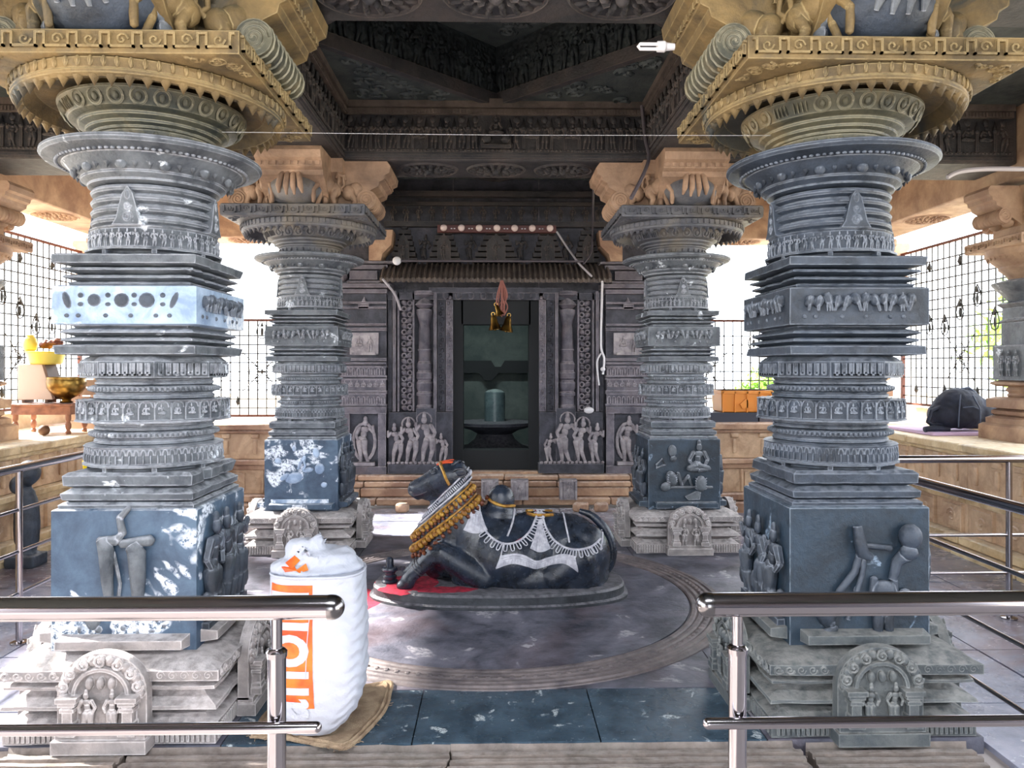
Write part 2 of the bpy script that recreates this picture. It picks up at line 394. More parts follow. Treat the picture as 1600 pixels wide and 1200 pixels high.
MB().box(-5.4, 5.4, -6, 2.2, -.2, -.12).build('porch_floor', 'stage', kind='structure')

# ================================================================ COLUMNS
def u_row(mb, F, w_, h, n, d=.012, t=.007):
    """row of U shaped loops on a flat face"""
    p = w_/n
    for i in range(n):
        x = -w_/2+(i+.5)*p; q = p*.36
        mb.box(x-q, x-q+t, -h/2, h/2, 0, d, F); mb.box(x+q-t, x+q, -h/2, h/2, 0, d, F); mb.box(x-q, x+q, -h/2, -h/2+t, 0, d, F)
        mb.box(x-t*.6, x+t*.6, -h*.2, h*.5, 0, d*.8, F)
def key_row(mb, F, w_, h, n, d=.014, t=.009):
    p = w_/n
    for i in range(n):
        x = -w_/2+(i+.5)*p; q = p*.40
        mb.box(x-q, x-q+t, -h*.5, h*.4, 0, d, F); mb.box(x+q-t, x+q, -h*.5, h*.4, 0, d, F); mb.box(x-q, x+q, -h*.5, -h*.5+t, 0, d, F)
        mb.box(x-p*.5, x-q, h*.4-t, h*.4, 0, d, F); mb.box(x+q, x+p*.5, h*.4-t, h*.4, 0, d, F)
        mb.spiral((x, .0, d*.4), q*.52, 1.2, t*.5, F, d=1 if i % 2 else -1, m=9, n=4)
def fig_ring(mb, shape_n, r, z, h, m, seat=False, lod=1, arch=True, seed=0):
    """m relief figures around an n-gon (or circle when n=0)"""
    rr = random.Random(seed)
    if shape_n:
        per_face = max(1, round(m/shape_n)); wf = 2*r*math.tan(PI/shape_n)
        spots = [(side(k, r, shape_n, z, -wf/2+(i+.5)*wf/per_face), wf/per_face) for k in range(shape_n) for i in range(per_face)]
    else: spots = [(side(k, r, m, z), 2*PI*r/m) for k in range(m)]
    for i, (F, p) in enumerate(spots):
        mb.fig(F, h*.92, rr.uniform(-.08, .08), rr.choice((-1, 0, 1)), False, seat, lod)
        if arch:
            mb.box(-p*.5, -p*.42, 0, h, 0, .009, F); mb.arc((0, h*.72, .004), p*.42, 0, PI, .004, F, 4, 6)
def niche(zt=.40, w_=.36, figs=2, seed=1, mat='base'):
    """projecting shrine niche; origin at bottom centre of its face, n outward"""
    m = MB(); F = Fr((0, 0, 0), (1, 0, 0), (0, 0, 1), (0, -1, 0)); h = zt; hw = w_/2; r_ = random.Random(seed)
    m.box(-hw-.01, hw+.01, 0, .055, -.05, .035, F); m.box(-hw, hw, .055, .08, -.05, .02, F)
    pts = [(-hw, .07)]
    for i in range(17):
        a = PI-PI*i/16; k = 1+.03*math.sin(i*PI/1.0)
        pts.append((hw*math.cos(a)*k, h*.60+h*.40*math.sin(a)*k))
    pts.append((hw, .07)); m.poly(pts, -.05, .0, F)
    inner = hw*.40
    # arched frame with scrolls
    for i in range(15):
        a0 = PI-PI*i/14; m.ell((hw*.86*math.cos(a0), h*.60+h*.33*math.sin(a0), .004), (.022, .022, .016), F, 7, 4)
    for i in range(7):
        a = R(168)-R(156)*i/6; c = (hw*.84*math.cos(a), h*.61+h*.31*math.sin(a), .018); m.spiral(c, .026, 1.5, .0055, F, d=-1 if i > 3 else 1, ph=a, m=12, n=4)
    m.arc((0, h*.58, .008), hw*.60, 0, PI, .012, F, 5, 14, ry=h*.26)
    for x in (-.046, 0, .046): m.ell((x, h*.70, .01), (.016, .026, .02), F, 8, 6)
    for sg in (-1, 1):
        x = sg*hw*.66
        for z0, z1, ww in ((.08, .11, .034), (.11, .13, .026), (.13, .175, .020), (.175, .19, .028), (.19, .20, .022), (.20, .215, .034), (.215, .235, .042)):
            m.box(x-ww*hw/.18, x+ww*hw/.18, z0*h/.4, z1*h/.4, 0, .03+ww*.6, F)
    for i in range(figs):
        x = (i-(figs-1)/2)*hw*.56; m.fig(F.at(x, .080, .014), h*.45, r_.uniform(-.06, .06), 0)
    return m
def relief(kind, seed=0):
    """wall reliefs for the faces of the lower block, face 0.63 square, origin at its centre"""
    m = MB(); F = Fr((0, 0, 0), (1, 0, 0), (0, 0, 1), (0, -1, 0)); r_ = random.Random(seed)
    L = lambda a, b, ra, rb: m.limb((a[0], a[1], .01), (b[0], b[1], .015), ra, rb, F, 7)
    if kind == 'broken':      # legs of a lost standing figure, a bent arm and stumps
        for pts, rr in (([(-.085, .17, .01), (-.06, .13, .035), (-.058, 0, .03), (-.05, -.14, .02)], [.03, .034, .026, .016]),
                        ([(.05, .15, .03), (.075, .12, .04), (.075, .0, .03), (.07, -.17, .02)], [.03, .038, .032, .016])):
            m.tube(pts, rr, 8, F=F)
        L((-.1, .17), (-.03, .17), .018, .024); L((.0, .155), (.12, .17), .02, .026); L((-.03, .17), (.0, .2), .022, .014)
        L((.0, .2), (-.012, .27), .018, .014); L((-.012, .27), (.03, .315), .016, .012)
        m.tube([(-.04, .12, .01), (-.02, .05, .02), (-.01, -.02, .012), (-.02, -.08, .006)], .008, 5, F=F)
        L((-.05, -.14), (.0, -.11), .008, .01); m.ell((-.135, -.17, 0), (.036, .06, .022), F, 10, 6)
        for i in range(16): m.ell((r_.uniform(-.2, .22), r_.uniform(-.26, -.1), 0), (r_.uniform(.006, .02), r_.uniform(.006, .02), .006), F, 6, 4)
    elif kind == 'dancer':    # broken figure with raised stump, fallen head, curved scarf
        m.tube([(-.02, .22, .02), (-.015, .16, .03), (.0, .1, .03), (.04, .08, .02)], [.02, .026, .03, .02], 7, F=F)
        m.tube([(0, .12, .015), (-.03, .02, .02), (-.1, -.07, .02), (-.13, -.16, .015)], [.018, .016, .016, .02], 6, F=F)
        m.tube([(.015, .1, .015), (.0, .0, .02), (-.03, -.1, .02), (-.06, -.2, .012)], [.014, .013, .012, .01], 6, F=F)
        L((.02, .13), (.13, .12), .012, .016); m.ell((.215, .175, .03), (.05, .058, .05), F, 12, 8); m.ell((.205, .105, .035), (.04, .035, .04), F, 10, 6)
        m.tube([(.20, .09, .02), (.16, .06, .02), (.14, -.02, .02)], [.035, .025, .02], 7, F=F)
        m.ell((.10, -.07, .02), (.055, .05, .04), F, 10, 6); L((.06, -.02), (.045, -.1), .018, .014); L((.045, -.1), (.1, -.08), .016, .012)
        L((.15, -.03), (.155, -.12), .018, .013); L((.155, -.12), (.1, -.14), .014, .012)
        m.ell((.095, -.135, .02), (.035, .05, .035), F, 10, 6); L((.08, -.17), (.075, -.26), .03, .02); L((.12, -.17), (.125, -.26), .028, .02)
        m.ell((-.16, -.17, .01), (.045, .07, .03), F, 8, 6, .4); L((-.2, -.12), (-.13, -.22), .022, .016); L((-.12, -.24), (-.2, -.28), .02, .014)
        m.ell((.2, -.12, .01), (.04, .06, .025), F, 8, 6); m.ell((-.02, -.09, .01), (.018, .04, .015), F, 8, 6)
    elif kind == 'chipped':   # flat scars where carving broke off, low lumps and a ledge
        for x, y, rx, ry, ro in ((-.06, -.03, .085, .05, .2), (-.14, -.02, .05, .025, .6), (.06, .04, .05, .024, .2), (.16, .05, .045, .05, 0), (.02, .13, .022, .04, -.3), (.13, .19, .03, .045, .2), (-.06, .23, .018, .03, 0), (-.2, .12, .03, .03, .5), (.2, -.09, .03, .025, 0)):
            m.ell((x, y, 0), (rx, ry, .016), F, 9, 5, ro)
        m.tube([(-.02, .05, .02), (.0, .11, .03), (.03, .13, .03), (.04, .08, .02), (.02, .04, .02)], .012, 6, F=F)
        m.box(-.26, .24, -.28, -.215, 0, .012, F)
    elif kind == 'seated':    # woman with a drum, a stooping figure, a ledge and a loose chip
        m.fig(F.at(.12, -.13, .0), .42, .03, 0, False, True); m.ell((.13, -.08, .06), (.05, .07, .05), F, 10, 6)
        for k in range(5): m.arc((.13, -.03-.022*k, .07), .05, PI, 2*PI, .005, F, 4, 6, ry=.015)
        m.ell((-.11, .2, .01), (.04, .055, .03), F, 9, 6); m.ell((-.10, .13, .01), (.03, .03, .02), F, 8, 5)
        m.ell((-.12, -.04, .03), (.05, .07, .05), F, 10, 6, .3); m.ell((-.17, -.11, .03), (.05, .04, .04), F, 8, 6, .5)
        for k in range(4): m.arc((-.12, 0-.02*k, .06), .045, PI, 2*PI, .005, F, 4, 6, ry=.012)
        L((-.06, .0), (-.03, -.1), .02, .016); L((-.03, -.1), (.03, -.02), .018, .014); L((.03, -.02), (.06, -.1), .016, .013)
        L((-.2, -.12), (.24, -.12), .012, .012); m.tube([(-.25, .08, .01), (-.2, .13, .012), (-.17, .08, .01), (-.25, .05, .01)], .01, 5, True, F)
        m.box(-.25, .27, -.30, -.245, 0, .05, F)
        m.poly([(.0, -.2), (.03, -.23), (.13, -.225), (.14, -.16), (.10, -.15)], 0, .03, F)
    else:                     # row of standing figures in high relief
        n = 3 if kind == 'trio' else 2
        for i in range(n): m.fig(F.at((i-(n-1)/2)*.17, -.22, .01, 1), r_.uniform(.4, .5), r_.uniform(-.08, .08), r_.choice((-1, 0, 1)))
        m.box(-.26, .26, -.25, -.22, 0, .035, F)
        for i in range(n+1): m.ell(((i-n/2)*.17, -.14, .02), (.03, .06, .025), F, 8, 5)
    return m
def bracket_arm(mb, F, seed=0):
    """corbel arm: F at column centre, z=2.98; u outward, v up, n sideways"""
    hw = .27
    pts = [(.2, 0), (.34, .0), (.42, .05), (.50, .10), (.56, .16), (.60, .19), (.66, .22), (.67, .26), (.71, .28), (.72, .32), (.76, .34), (.77, .40), (.74, .44), (.2, .44)]
    mb.poly(pts, -hw, hw, F)
    return mb
def roll(mb, F):
    hw = .29
    pts = [(.56+.085*math.cos(a), .10+.085*math.sin(a)) for a in [2*PI*i/20 for i in range(20)]]
    mb.poly(pts, -hw, hw, F)
    for sg in (-1, 1): mb.spiral((.56, .10, sg*hw), .07, 2.5, .007, F, m=30, n=4)
    for k in range(9): mb.arc((.56, .10, -hw+.03+k*.065), .086, R(-170), R(60), .006, F, 4, 8)
    mb.ell((.43, .045, -.13), (.07, .065, .10), F, 12, 8); mb.ell((.43, .045, .13), (.07, .065, .10), F, 12, 8)
def lion(mb, F, k=1.0):
    """rearing lion carved against the bracket; F: u sideways, v up, n outward"""
    G = F.at(0, 0, 0, k)
    mb.ell((0, .20, .05), (.10, .075, .06), G, 10, 7, .35); mb.ell((-.09, .16, .05), (.07, .07, .06), G, 9, 6)
    mb.ell((.11, .27, .07), (.055, .06, .055), G, 9, 7); mb.ell((.16, .25, .08), (.03, .028, .035), G, 8, 5)
    for i in range(7): mb.ell((.07+.045*math.cos(i*.9), .28+.05*math.sin(i*.9), .07), (.02, .03, .025), G, 6, 4, i*.9)
    mb.limb((.08, .2, .07), (.15, .12, .09), .03, .022, G); mb.limb((.15, .12, .09), (.14, .02, .08), .022, .018, G)
    mb.limb((.04, .2, .03), (.06, .08, .06), .03, .02, G); mb.limb((.06, .08, .06), (.09, .0, .06), .02, .018, G)
    mb.limb((-.1, .17, .07), (-.05, .08, .09), .04, .025, G); mb.limb((-.05, .08, .09), (-.09, .0, .08), .025, .018, G)
    mb.tube([(-.15, .17, .04), (-.2, .22, .04), (-.19, .3, .04), (-.13, .32, .04), (-.12, .27, .04)], .015, 6, F=G)
def make_column(spec):
    root = empty('stone_column', group=None)
    T = lambda name, mat, shape, prof, jit=.004, deco=None, sd=0: part(root, name, mat, shape, prof, jit, deco, sd)
    def part(root, name, mat, shape, prof, jit, deco, sd):
        if name in ('base_course', 'slab', 'plate'): jit *= 1.8
        m = MB(); tier(m, shape, prof, jit, sd); o = m.build(name, mat, root)
        if shape != 'sq' and name != 'toothed_ring': o.scale = (.925, .925, 1)
        if deco:
            d = MB(); deco(d); d.build('carving', mat, o)
        return o
    bm_ = spec['base']; rm = spec['ring']; bl = spec['block']; cm = spec['cap']; am = spec['abacus']; br = spec['bracket']
    # base: three flaring courses
    def ribs(d):
        for k in range(4):
            for sg in (-1, 1):
                for i in range(11): d.box(sg*(.2+i*.0215), sg*(.2+i*.0215+.012), .012, .07, 0, .008, side(k, .45, 4))
    T('base_course', bm_, 'sq', [(.45, 0), (.45, .078), (.41, .09), (.39, .105)], .008, ribs, 1)
    T('base_course', bm_, 'sq', [(.37, .105), (.39, .12), (.455, .148), (.45, .162), (.39, .185), (.375, .20)], .014, None, 2)
    T('base_course', bm_, 'sq', [(.36, .20), (.375, .21), (.45, .232), (.452, .244), (.39, .262), (.36, .268)], .014, None, 3)
    def scrolls(d):
        for k in range(4):
            for sg in (-1, 1):
                for i in range(5):
                    F = side(k, .462, 4, .298, sg*(.225+i*.05)); d.spiral((0, 0, .002), .021, 1.4, .007, F, d=sg, m=10, n=4); d.ell((.02, -.012, 0), (.012, .01, .008), F, 5, 4)
    T('base_course', bm_, 'sq', [(.40, .268), (.47, .275), (.47, .318), (.42, .338), (.345, .352)], .012, scrolls, 4)
    nc = niche(.41, .37, 2, spec.get('seed', 1))
    n0 = None
    for k in range(4):
        if n0 is None: n0 = nc.build('shrine_niche', bm_, root); o = n0
        else: o = inst(n0, root)
        F = side(k, .505, 4); o.location = F.o; o.rotation_euler = (0, 0, 2*PI*k/4)
    # block with reliefs
    bo = T('block', bl, 'sq', [(.318, .345), (.318, .968), (.308, .975)], .004, None, 5)
    for k, kd in enumerate(spec['reliefs']):
        mt = spec.get('relief_mat', bl); o = relief(kd, 5+k).build('relief', mt if k == 0 or kd in ('dancer',) else 'soap_dark', bo)
        F = side(k, .318, 4, .67); o.location = F.o; o.rotation_euler = (0, 0, 2*PI*k/4)
    if spec.get('ledge', 1):
        lm = MB()
        for k in range(4): F = side(k, .316, 4, .37); lm.box(-.27, .29, 0, .055, 0, .075, F, .008)
        lm.build('ledge', bm_ if spec['front'] else bl, root)
    T('moulding', rm, 'sq', [(.298, .975), (.30, .99), (.285, 1.0)], .006, None, 6)
    T('moulding', rm, 'sq', [(.27, 1.0), (.292, 1.012), (.295, 1.04), (.262, 1.06)], .010, None, 7)
    T('slab', rm, 'sq', [(.25, 1.06), (.285, 1.075), (.288, 1.118), (.27, 1.132)], .016, None, 8)
    T('neck', rm, 'oct', [(.26, 1.132), (.26, 1.152)], .002, lambda d: [d.box(-.012, .012, 0, .022, 0, .05, side(k+.5, .265, 8, 1.131)) for k in range(8)], 9)
    def leaves(d):
        for k in range(16):
            w2 = 2*.322*math.tan(PI/16)
            for i in range(4):
                F = side(k, .322, 16, 1.202, -w2/2+(i+.5)*w2/4)
                d.arc((0, .005, 0), .012, 0, PI, .0045, F, 4, 6, ry=.026); d.ell((0, -.014, 0), (.006, .022, .010), F, 5, 4)
    T('leaf_band', rm, '16', [(.315, 1.150), (.333, 1.154), (.333, 1.164), (.322, 1.168), (.322, 1.236), (.330, 1.242), (.300, 1.250)], .002, leaves, 10)
    def beads(r, z, n, s_): return lambda d: [d.ell((0, 0, 0), (s_, s_*1.1, s_), side(k, r, n, z), 6, 4) for k in range(n)]
    T('ring', rm, 'cir', [(.272, 1.248), (.286, 1.256), (.286, 1.266), (.276, 1.272), (.290, 1.280)], .002)
    T('bead_ring', rm, 'cir', [(.290, 1.280), (.304, 1.286), (.304, 1.306), (.290, 1.312)], 0, beads(.304, 1.296, 80, .010))
    T('ring', rm, 'cir', [(.272, 1.312), (.284, 1.318), (.284, 1.326), (.276, 1.330), (.288, 1.338), (.288, 1.348), (.27, 1.354)], .002, None, 11)
    T('frieze', rm, '16', [(.30, 1.350), (.366, 1.354), (.366, 1.362), (.352, 1.366), (.352, 1.446), (.366, 1.452), (.30, 1.456)], .003, lambda d: fig_ring(d, 16, .352, 1.366, .080, 32, True, 1, True, 3), 12)
    T('ring', rm, 'cir', [(.272, 1.456), (.288, 1.462), (.288, 1.474), (.276, 1.480), (.288, 1.488)], .002, None, 13)
    T('bead_ring', rm, 'cir', [(.290, 1.488), (.308, 1.494), (.308, 1.514), (.290, 1.520)], 0, beads(.308, 1.504, 80, .010))
    T('ring', rm, 'cir', [(.270, 1.520), (.282, 1.526), (.282, 1.534), (.272, 1.540), (.282, 1.548), (.27, 1.556)], .002, None, 14)
    T('u_band', rm, 'oct', [(.30, 1.552), (.325, 1.556), (.325, 1.630), (.30, 1.650), (.27, 1.660)], .003, lambda d: [u_row(d, side(k, .325, 8, 1.594), .25, .055, 7) for k in range(8)], 15)
    T('slab', rm, 'sq', [(.25, 1.655), (.31, 1.662), (.314, 1.700), (.27, 1.708)], .014, None, 16)
    T('plate', rm, 'sq', [(.25, 1.706), (.292, 1.722), (.288, 1.732), (.25, 1.742)], .014, None, 17)
    T('plate', rm, 'sq', [(.25, 1.742), (.298, 1.758), (.29, 1.768), (.252, 1.782)], .016, None, 18)
    T('plate', rm, 'sq', [(.25, 1.782), (.262, 1.792)], .004, None, 19)
    def crestband(d):
        r_ = random.Random(4)
        for k in range(4):
            F = side(k, .318, 4, 1.90)
            if spec['crest'] == 'holes' and k == 0:
                for i, (x, q) in enumerate(((-.13, .03), (-.01, .034), (.1, .036))): d.ell((x, .0, 0), (q, q*.95, .006), F, 12, 6)
                for x in (-.19, -.07, .045, .17): d.ell((x, .022, 0), (.013, .012, .006), F, 8, 4); d.ell((x, -.018, 0), (.013, .010, .006), F, 8, 4)
                d.ell((-.25, .0, 0), (.018, .04, .006), F, 8, 5, .3); d.ell((.22, .0, 0), (.014, .04, .006), F, 8, 5, -.4)
            else:
                for i in range(12):
                    x = -.23+i*.042; d.ell((x, .005+r_.uniform(-.008, .008), .004), (.024, .030, .026), F, 7, 5, r_.uniform(-.6, .6))
                    d.limb((x, .02, .02), (x+r_.uniform(-.03, .03), -.04, .015), .009, .007, F, 5)
                    if i % 4 == 2: d.fig(F.at(x, -.045, .01), .085, 0, lod=1)
            for x in (-.25, -.2, -.08, .03, .14, .2): d.ell((x, -.068, .0), (.011, .010, .008), F, 7, 4)
    fb = T('crest_block', spec.get('crest_mat', rm), 'sq', [(.30, 1.792), (.318, 1.796), (.318, 1.962), (.30, 1.968)], .006, crestband, 20)
    if spec['crest'] == 'holes':
        for c in kids(fb): c.data.materials[0] = M['soap_dark']
    T('plate', rm, 'sq', [(.27, 1.968), (.276, 1.982), (.255, 1.99)], .008, None, 21)
    T('plate', rm, 'sq', [(.25, 1.99), (.288, 2.004), (.282, 2.014), (.25, 2.022)], .014, None, 22)
    T('plate', rm, 'sq', [(.25, 2.022), (.298, 2.038), (.29, 2.048), (.25, 2.056)], .014, None, 23)
    T('slab', rm, 'sq', [(.26, 2.056), (.318, 2.066), (.318, 2.104), (.30, 2.110)], .012, None, 24)
    T('neck', rm, 'oct', [(.26, 2.108), (.262, 2.132)], .002, lambda d: [d.box(-.012, .012, 0, .022, 0, .055, side(k+.5, .262, 8, 2.11)) for k in range(8)], 25)
    T('frieze', rm, '16', [(.30, 2.130), (.322, 2.133), (.322, 2.142), (.306, 2.146), (.296, 2.23), (.304, 2.240), (.28, 2.246)], .002, lambda d: fig_ring(d, 16, .303, 2.146, .085, 48, False, 1, False, 8), 26)
    def plume(d):
        for k in range(4):
            F = side(k, .300, 4, 2.24)
            pts = [(-.075, 0), (-.055, .03), (-.04, .09), (-.026, .14), (0, .175), (.026, .14), (.04, .09), (.055, .03), (.075, 0)]
            d.poly(pts, -.04, .012, F); d.spiral((0, .035, .012), .024, 1.5, .005, F, m=12, n=4); d.spiral((0, .085, .012), .018, 1.5, .004, F, m=12, n=4, d=-1); d.ell((0, .135, .012), (.012, .02, .008), F, 6, 4)
    pr = [(.29, 2.244)]
    for k in range(4):
        z = 2.248+k*.047; pr += [(.272, z), (.296+.0*k, z+.012), (.302, z+.024), (.294, z+.036), (.270, z+.042)]
    T('grooved_neck', spec.get('neck', rm), 'cir', pr, .001, plume)
    T('bell', spec.get('neck', rm), 'cir', [(.28, 2.434), (.315, 2.444), (.315, 2.452), (.345, 2.472), (.345, 2.482), (.40, 2.520), (.43, 2.545)], .001,
      lambda d: [d.cone((0, 0, 0), .016, -.03, side(k, .375, 36, 2.508), 5) for k in range(36)]+[d.ell((0, 0, 0), (.03, .025, .02), side(k, .372, 12, 2.50), 8, 5) for k in range(12)])
    T('disc', spec.get('neck', rm), 'cir', [(.40, 2.545), (.44, 2.546), (.515, 2.566), (.528, 2.580), (.526, 2.592), (.515, 2.598), (.33, 2.622), (.30, 2.63)], .001,
      lambda d: [d.ell((0, 0, 0), (.012, .008, .010), side(k, .452, 96, 2.548), 6, 4) for k in range(96)])
    T('figure_ring', cm, 'cir', [(.28, 2.625), (.29, 2.675)], .001, lambda d: [d.ell((0, .02, 0), (.014, .018, .014), side(k, .288, 30, 2.63), 6, 4) for k in range(30)])
    T('cushion', cm, 'cir', [(.285, 2.672), (.30, 2.680), (.30, 2.690), (.325, 2.700), (.325, 2.712), (.355, 2.726), (.355, 2.738), (.375, 2.750)], .001)
    def circ(d):
        for k in range(26):
            F = side(k, .425, 26, 2.783)
            F = Fr(F.o, F.u, (F.v+F.n*.55).normalized(), (F.n-F.v*.55).normalized())
            if 9 <= k % 13 <= 10: [d.ell((x, 0, 0), (.007, .03, .012), F, 5, 4) for x in (-.03, -.01, .01, .03)]
            else: d.arc((0, 0, .002), .034, 0, 2*PI, .007, F, 4, 14); d.ell((0, 0, 0), (.016, .02, .014), F, 6, 4)
    T('scroll_ring', cm, 'cir', [(.37, 2.742), (.40, 2.752), (.45, 2.815), (.45, 2.825), (.40, 2.835)], .001, circ)
    def teeth(d):
        for k in range(52): d.cone((0, 0, 0), .024, -.045, side(k, .565, 52, 2.80), 6)
        for k in range(72): d.ell((0, 0, 0), (.011, .024, .010), side(k, .598, 72, 2.848), 5, 4)
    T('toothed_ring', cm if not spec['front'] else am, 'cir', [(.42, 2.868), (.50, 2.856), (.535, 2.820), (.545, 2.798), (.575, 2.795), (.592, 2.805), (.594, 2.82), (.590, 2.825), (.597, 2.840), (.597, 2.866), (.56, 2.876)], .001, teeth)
    def keys(d):
        for k in range(4): key_row(d, side(k, .60, 4, 2.932), 1.17, .07, 9)
        for k in range(4):
            for sg in (-1, 1):
                F = Fr(side(k, .60, 4, 2.874).o, side(k, .6, 4).u, -side(k, .6, 4).n, (0, 0, -1))
                for i in range(3): d.spiral((sg*(.545-.07*i), .045+.028*(2-i), 0), .035-.004*i, 1.5, .008, F, d=sg, m=12, n=4); d.ell((sg*(.50-.06*i), .03+.018*(2-i), 0), (.02, .014, .01), F, 6, 4, .7*sg)
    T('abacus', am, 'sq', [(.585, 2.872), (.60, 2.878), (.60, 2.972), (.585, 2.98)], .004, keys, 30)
    # bracket capital with four arms
    ho = MB()
    tier(ho, 'sq', [(.36, 2.98), (.36, 3.0), (.31, 3.02), (.31, 3.2), (.34, 3.24), (.34, 3.27), (.37, 3.30), (.37, 3.42)], .006, 31); hub = ho.build('bracket_hub', br, root)
    a0 = None
    for k in range(4):
        S_ = side(k, 0, 4, 2.98); F = Fr((0, 0, 0), (0, -1, 0), (0, 0, 1), (1, 0, 0))
        if a0 is None:
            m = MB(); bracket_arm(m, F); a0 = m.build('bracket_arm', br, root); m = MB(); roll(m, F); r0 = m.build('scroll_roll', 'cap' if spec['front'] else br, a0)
            m = MB()
            for i in range(9): m.box(.70, .725, .29, .325, -.26+i*.0595, -.26+i*.0595+.036, F)
            t0 = m.build('tongue', br, a0)
            # the arms facing the viewer and the shrine end in a swelling with hanging tongues instead of a roll
            m = MB(); m.ell((.40, .13, 0), (.30, .16, .25), F, 24, 14); be = m.build('belly', 'soap_dark' if spec['front'] else 'capb'); m = MB()
            for x in (-.075, -.025, .025, .075):
                m.tube([(.62, .27, x*.7), (.68, .21, x), (.70, .12, x*1.2), (.66, .05+abs(x)*.3, x*1.3)], [.012, .024, .024, .010], 8, F=F)
            for sg in (-1, 1):
                for i in range(4): m.ell((.45, .05+i*.06, sg*(.24-.01*i)), (.06, .04, .03), F, 8, 6)
            tg = m.build('tongue', 'soap' if spec['front'] else br)
            o = a0
        else:
            o = inst(a0, root)
        if k:
            inst(t0, o)
            if k % 2: inst(r0, o)
            else: inst(be, o); inst(tg, o)
        o.location = (0, 0, 2.98); o.rotation_euler = (0, 0, 2*PI*k/4)
    be.parent = a0; tg.parent = a0; bpy.data.objects.remove(r0)
    l0 = None
    for k in range(4):
        for sg in (-1, 1):
            a = -PI/2+2*PI*(k+.5)/4
            n_ = Vector((math.cos(a), math.sin(a), 0)); u_ = Vector((-math.sin(a), math.cos(a), 0))
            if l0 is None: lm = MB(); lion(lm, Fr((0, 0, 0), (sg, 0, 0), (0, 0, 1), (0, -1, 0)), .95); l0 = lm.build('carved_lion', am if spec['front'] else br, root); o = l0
            else: o = inst(l0, root)
            o.location = n_*.46+u_*sg*.16+Vector((0, 0, 2.98)); o.rotation_euler = (0, 0, a+PI/2); o.scale = (-sg, 1, 1)
    return root
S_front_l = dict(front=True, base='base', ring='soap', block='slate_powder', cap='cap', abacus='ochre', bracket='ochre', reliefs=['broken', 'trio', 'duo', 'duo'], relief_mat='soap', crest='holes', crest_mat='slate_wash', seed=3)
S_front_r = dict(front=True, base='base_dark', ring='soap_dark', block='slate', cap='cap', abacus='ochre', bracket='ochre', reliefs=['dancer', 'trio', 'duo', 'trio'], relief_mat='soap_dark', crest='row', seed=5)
S_back = dict(front=False, base='base', ring='soap', block='slate_powder', cap='capb', abacus='capb', bracket='ochre_pale', reliefs=['chipped', 'trio', 'duo', 'duo'], relief_mat='slate_wash', crest='row', seed=7)
c1 = make_column(S_front_l); c1.location = (-1.645, 3.72, 0)
tag(c1, 'left foreground carved stone column with white powdery patches on its blue-grey base block', 'column', 'carved columns around the bull')
c2 = make_column(S_front_r); c2.location = (1.64, 3.72, 0)
tag(c2, 'right foreground carved stone column with clean dark slate block bearing a broken dancer relief', 'column', 'carved columns around the bull')
c3 = make_column(S_back); c3.location = (-1.70, 7.0, 0)
tag(c3, 'rear left carved column with chipped white-stained blue block, behind the white sack', 'column', 'carved columns around the bull')
S_back2 = dict(S_back); S_back2.update(block='slate', reliefs=['seated', 'trio', 'duo', 'trio'], relief_mat='soap', ring='soap', seed=9)
c4 = make_column(S_back2); c4.location = (1.66, 7.0, 0)
tag(c4, 'rear right carved column with seated woman relief on dark block, right of the bull\'s tail', 'column', 'carved columns around the bull')
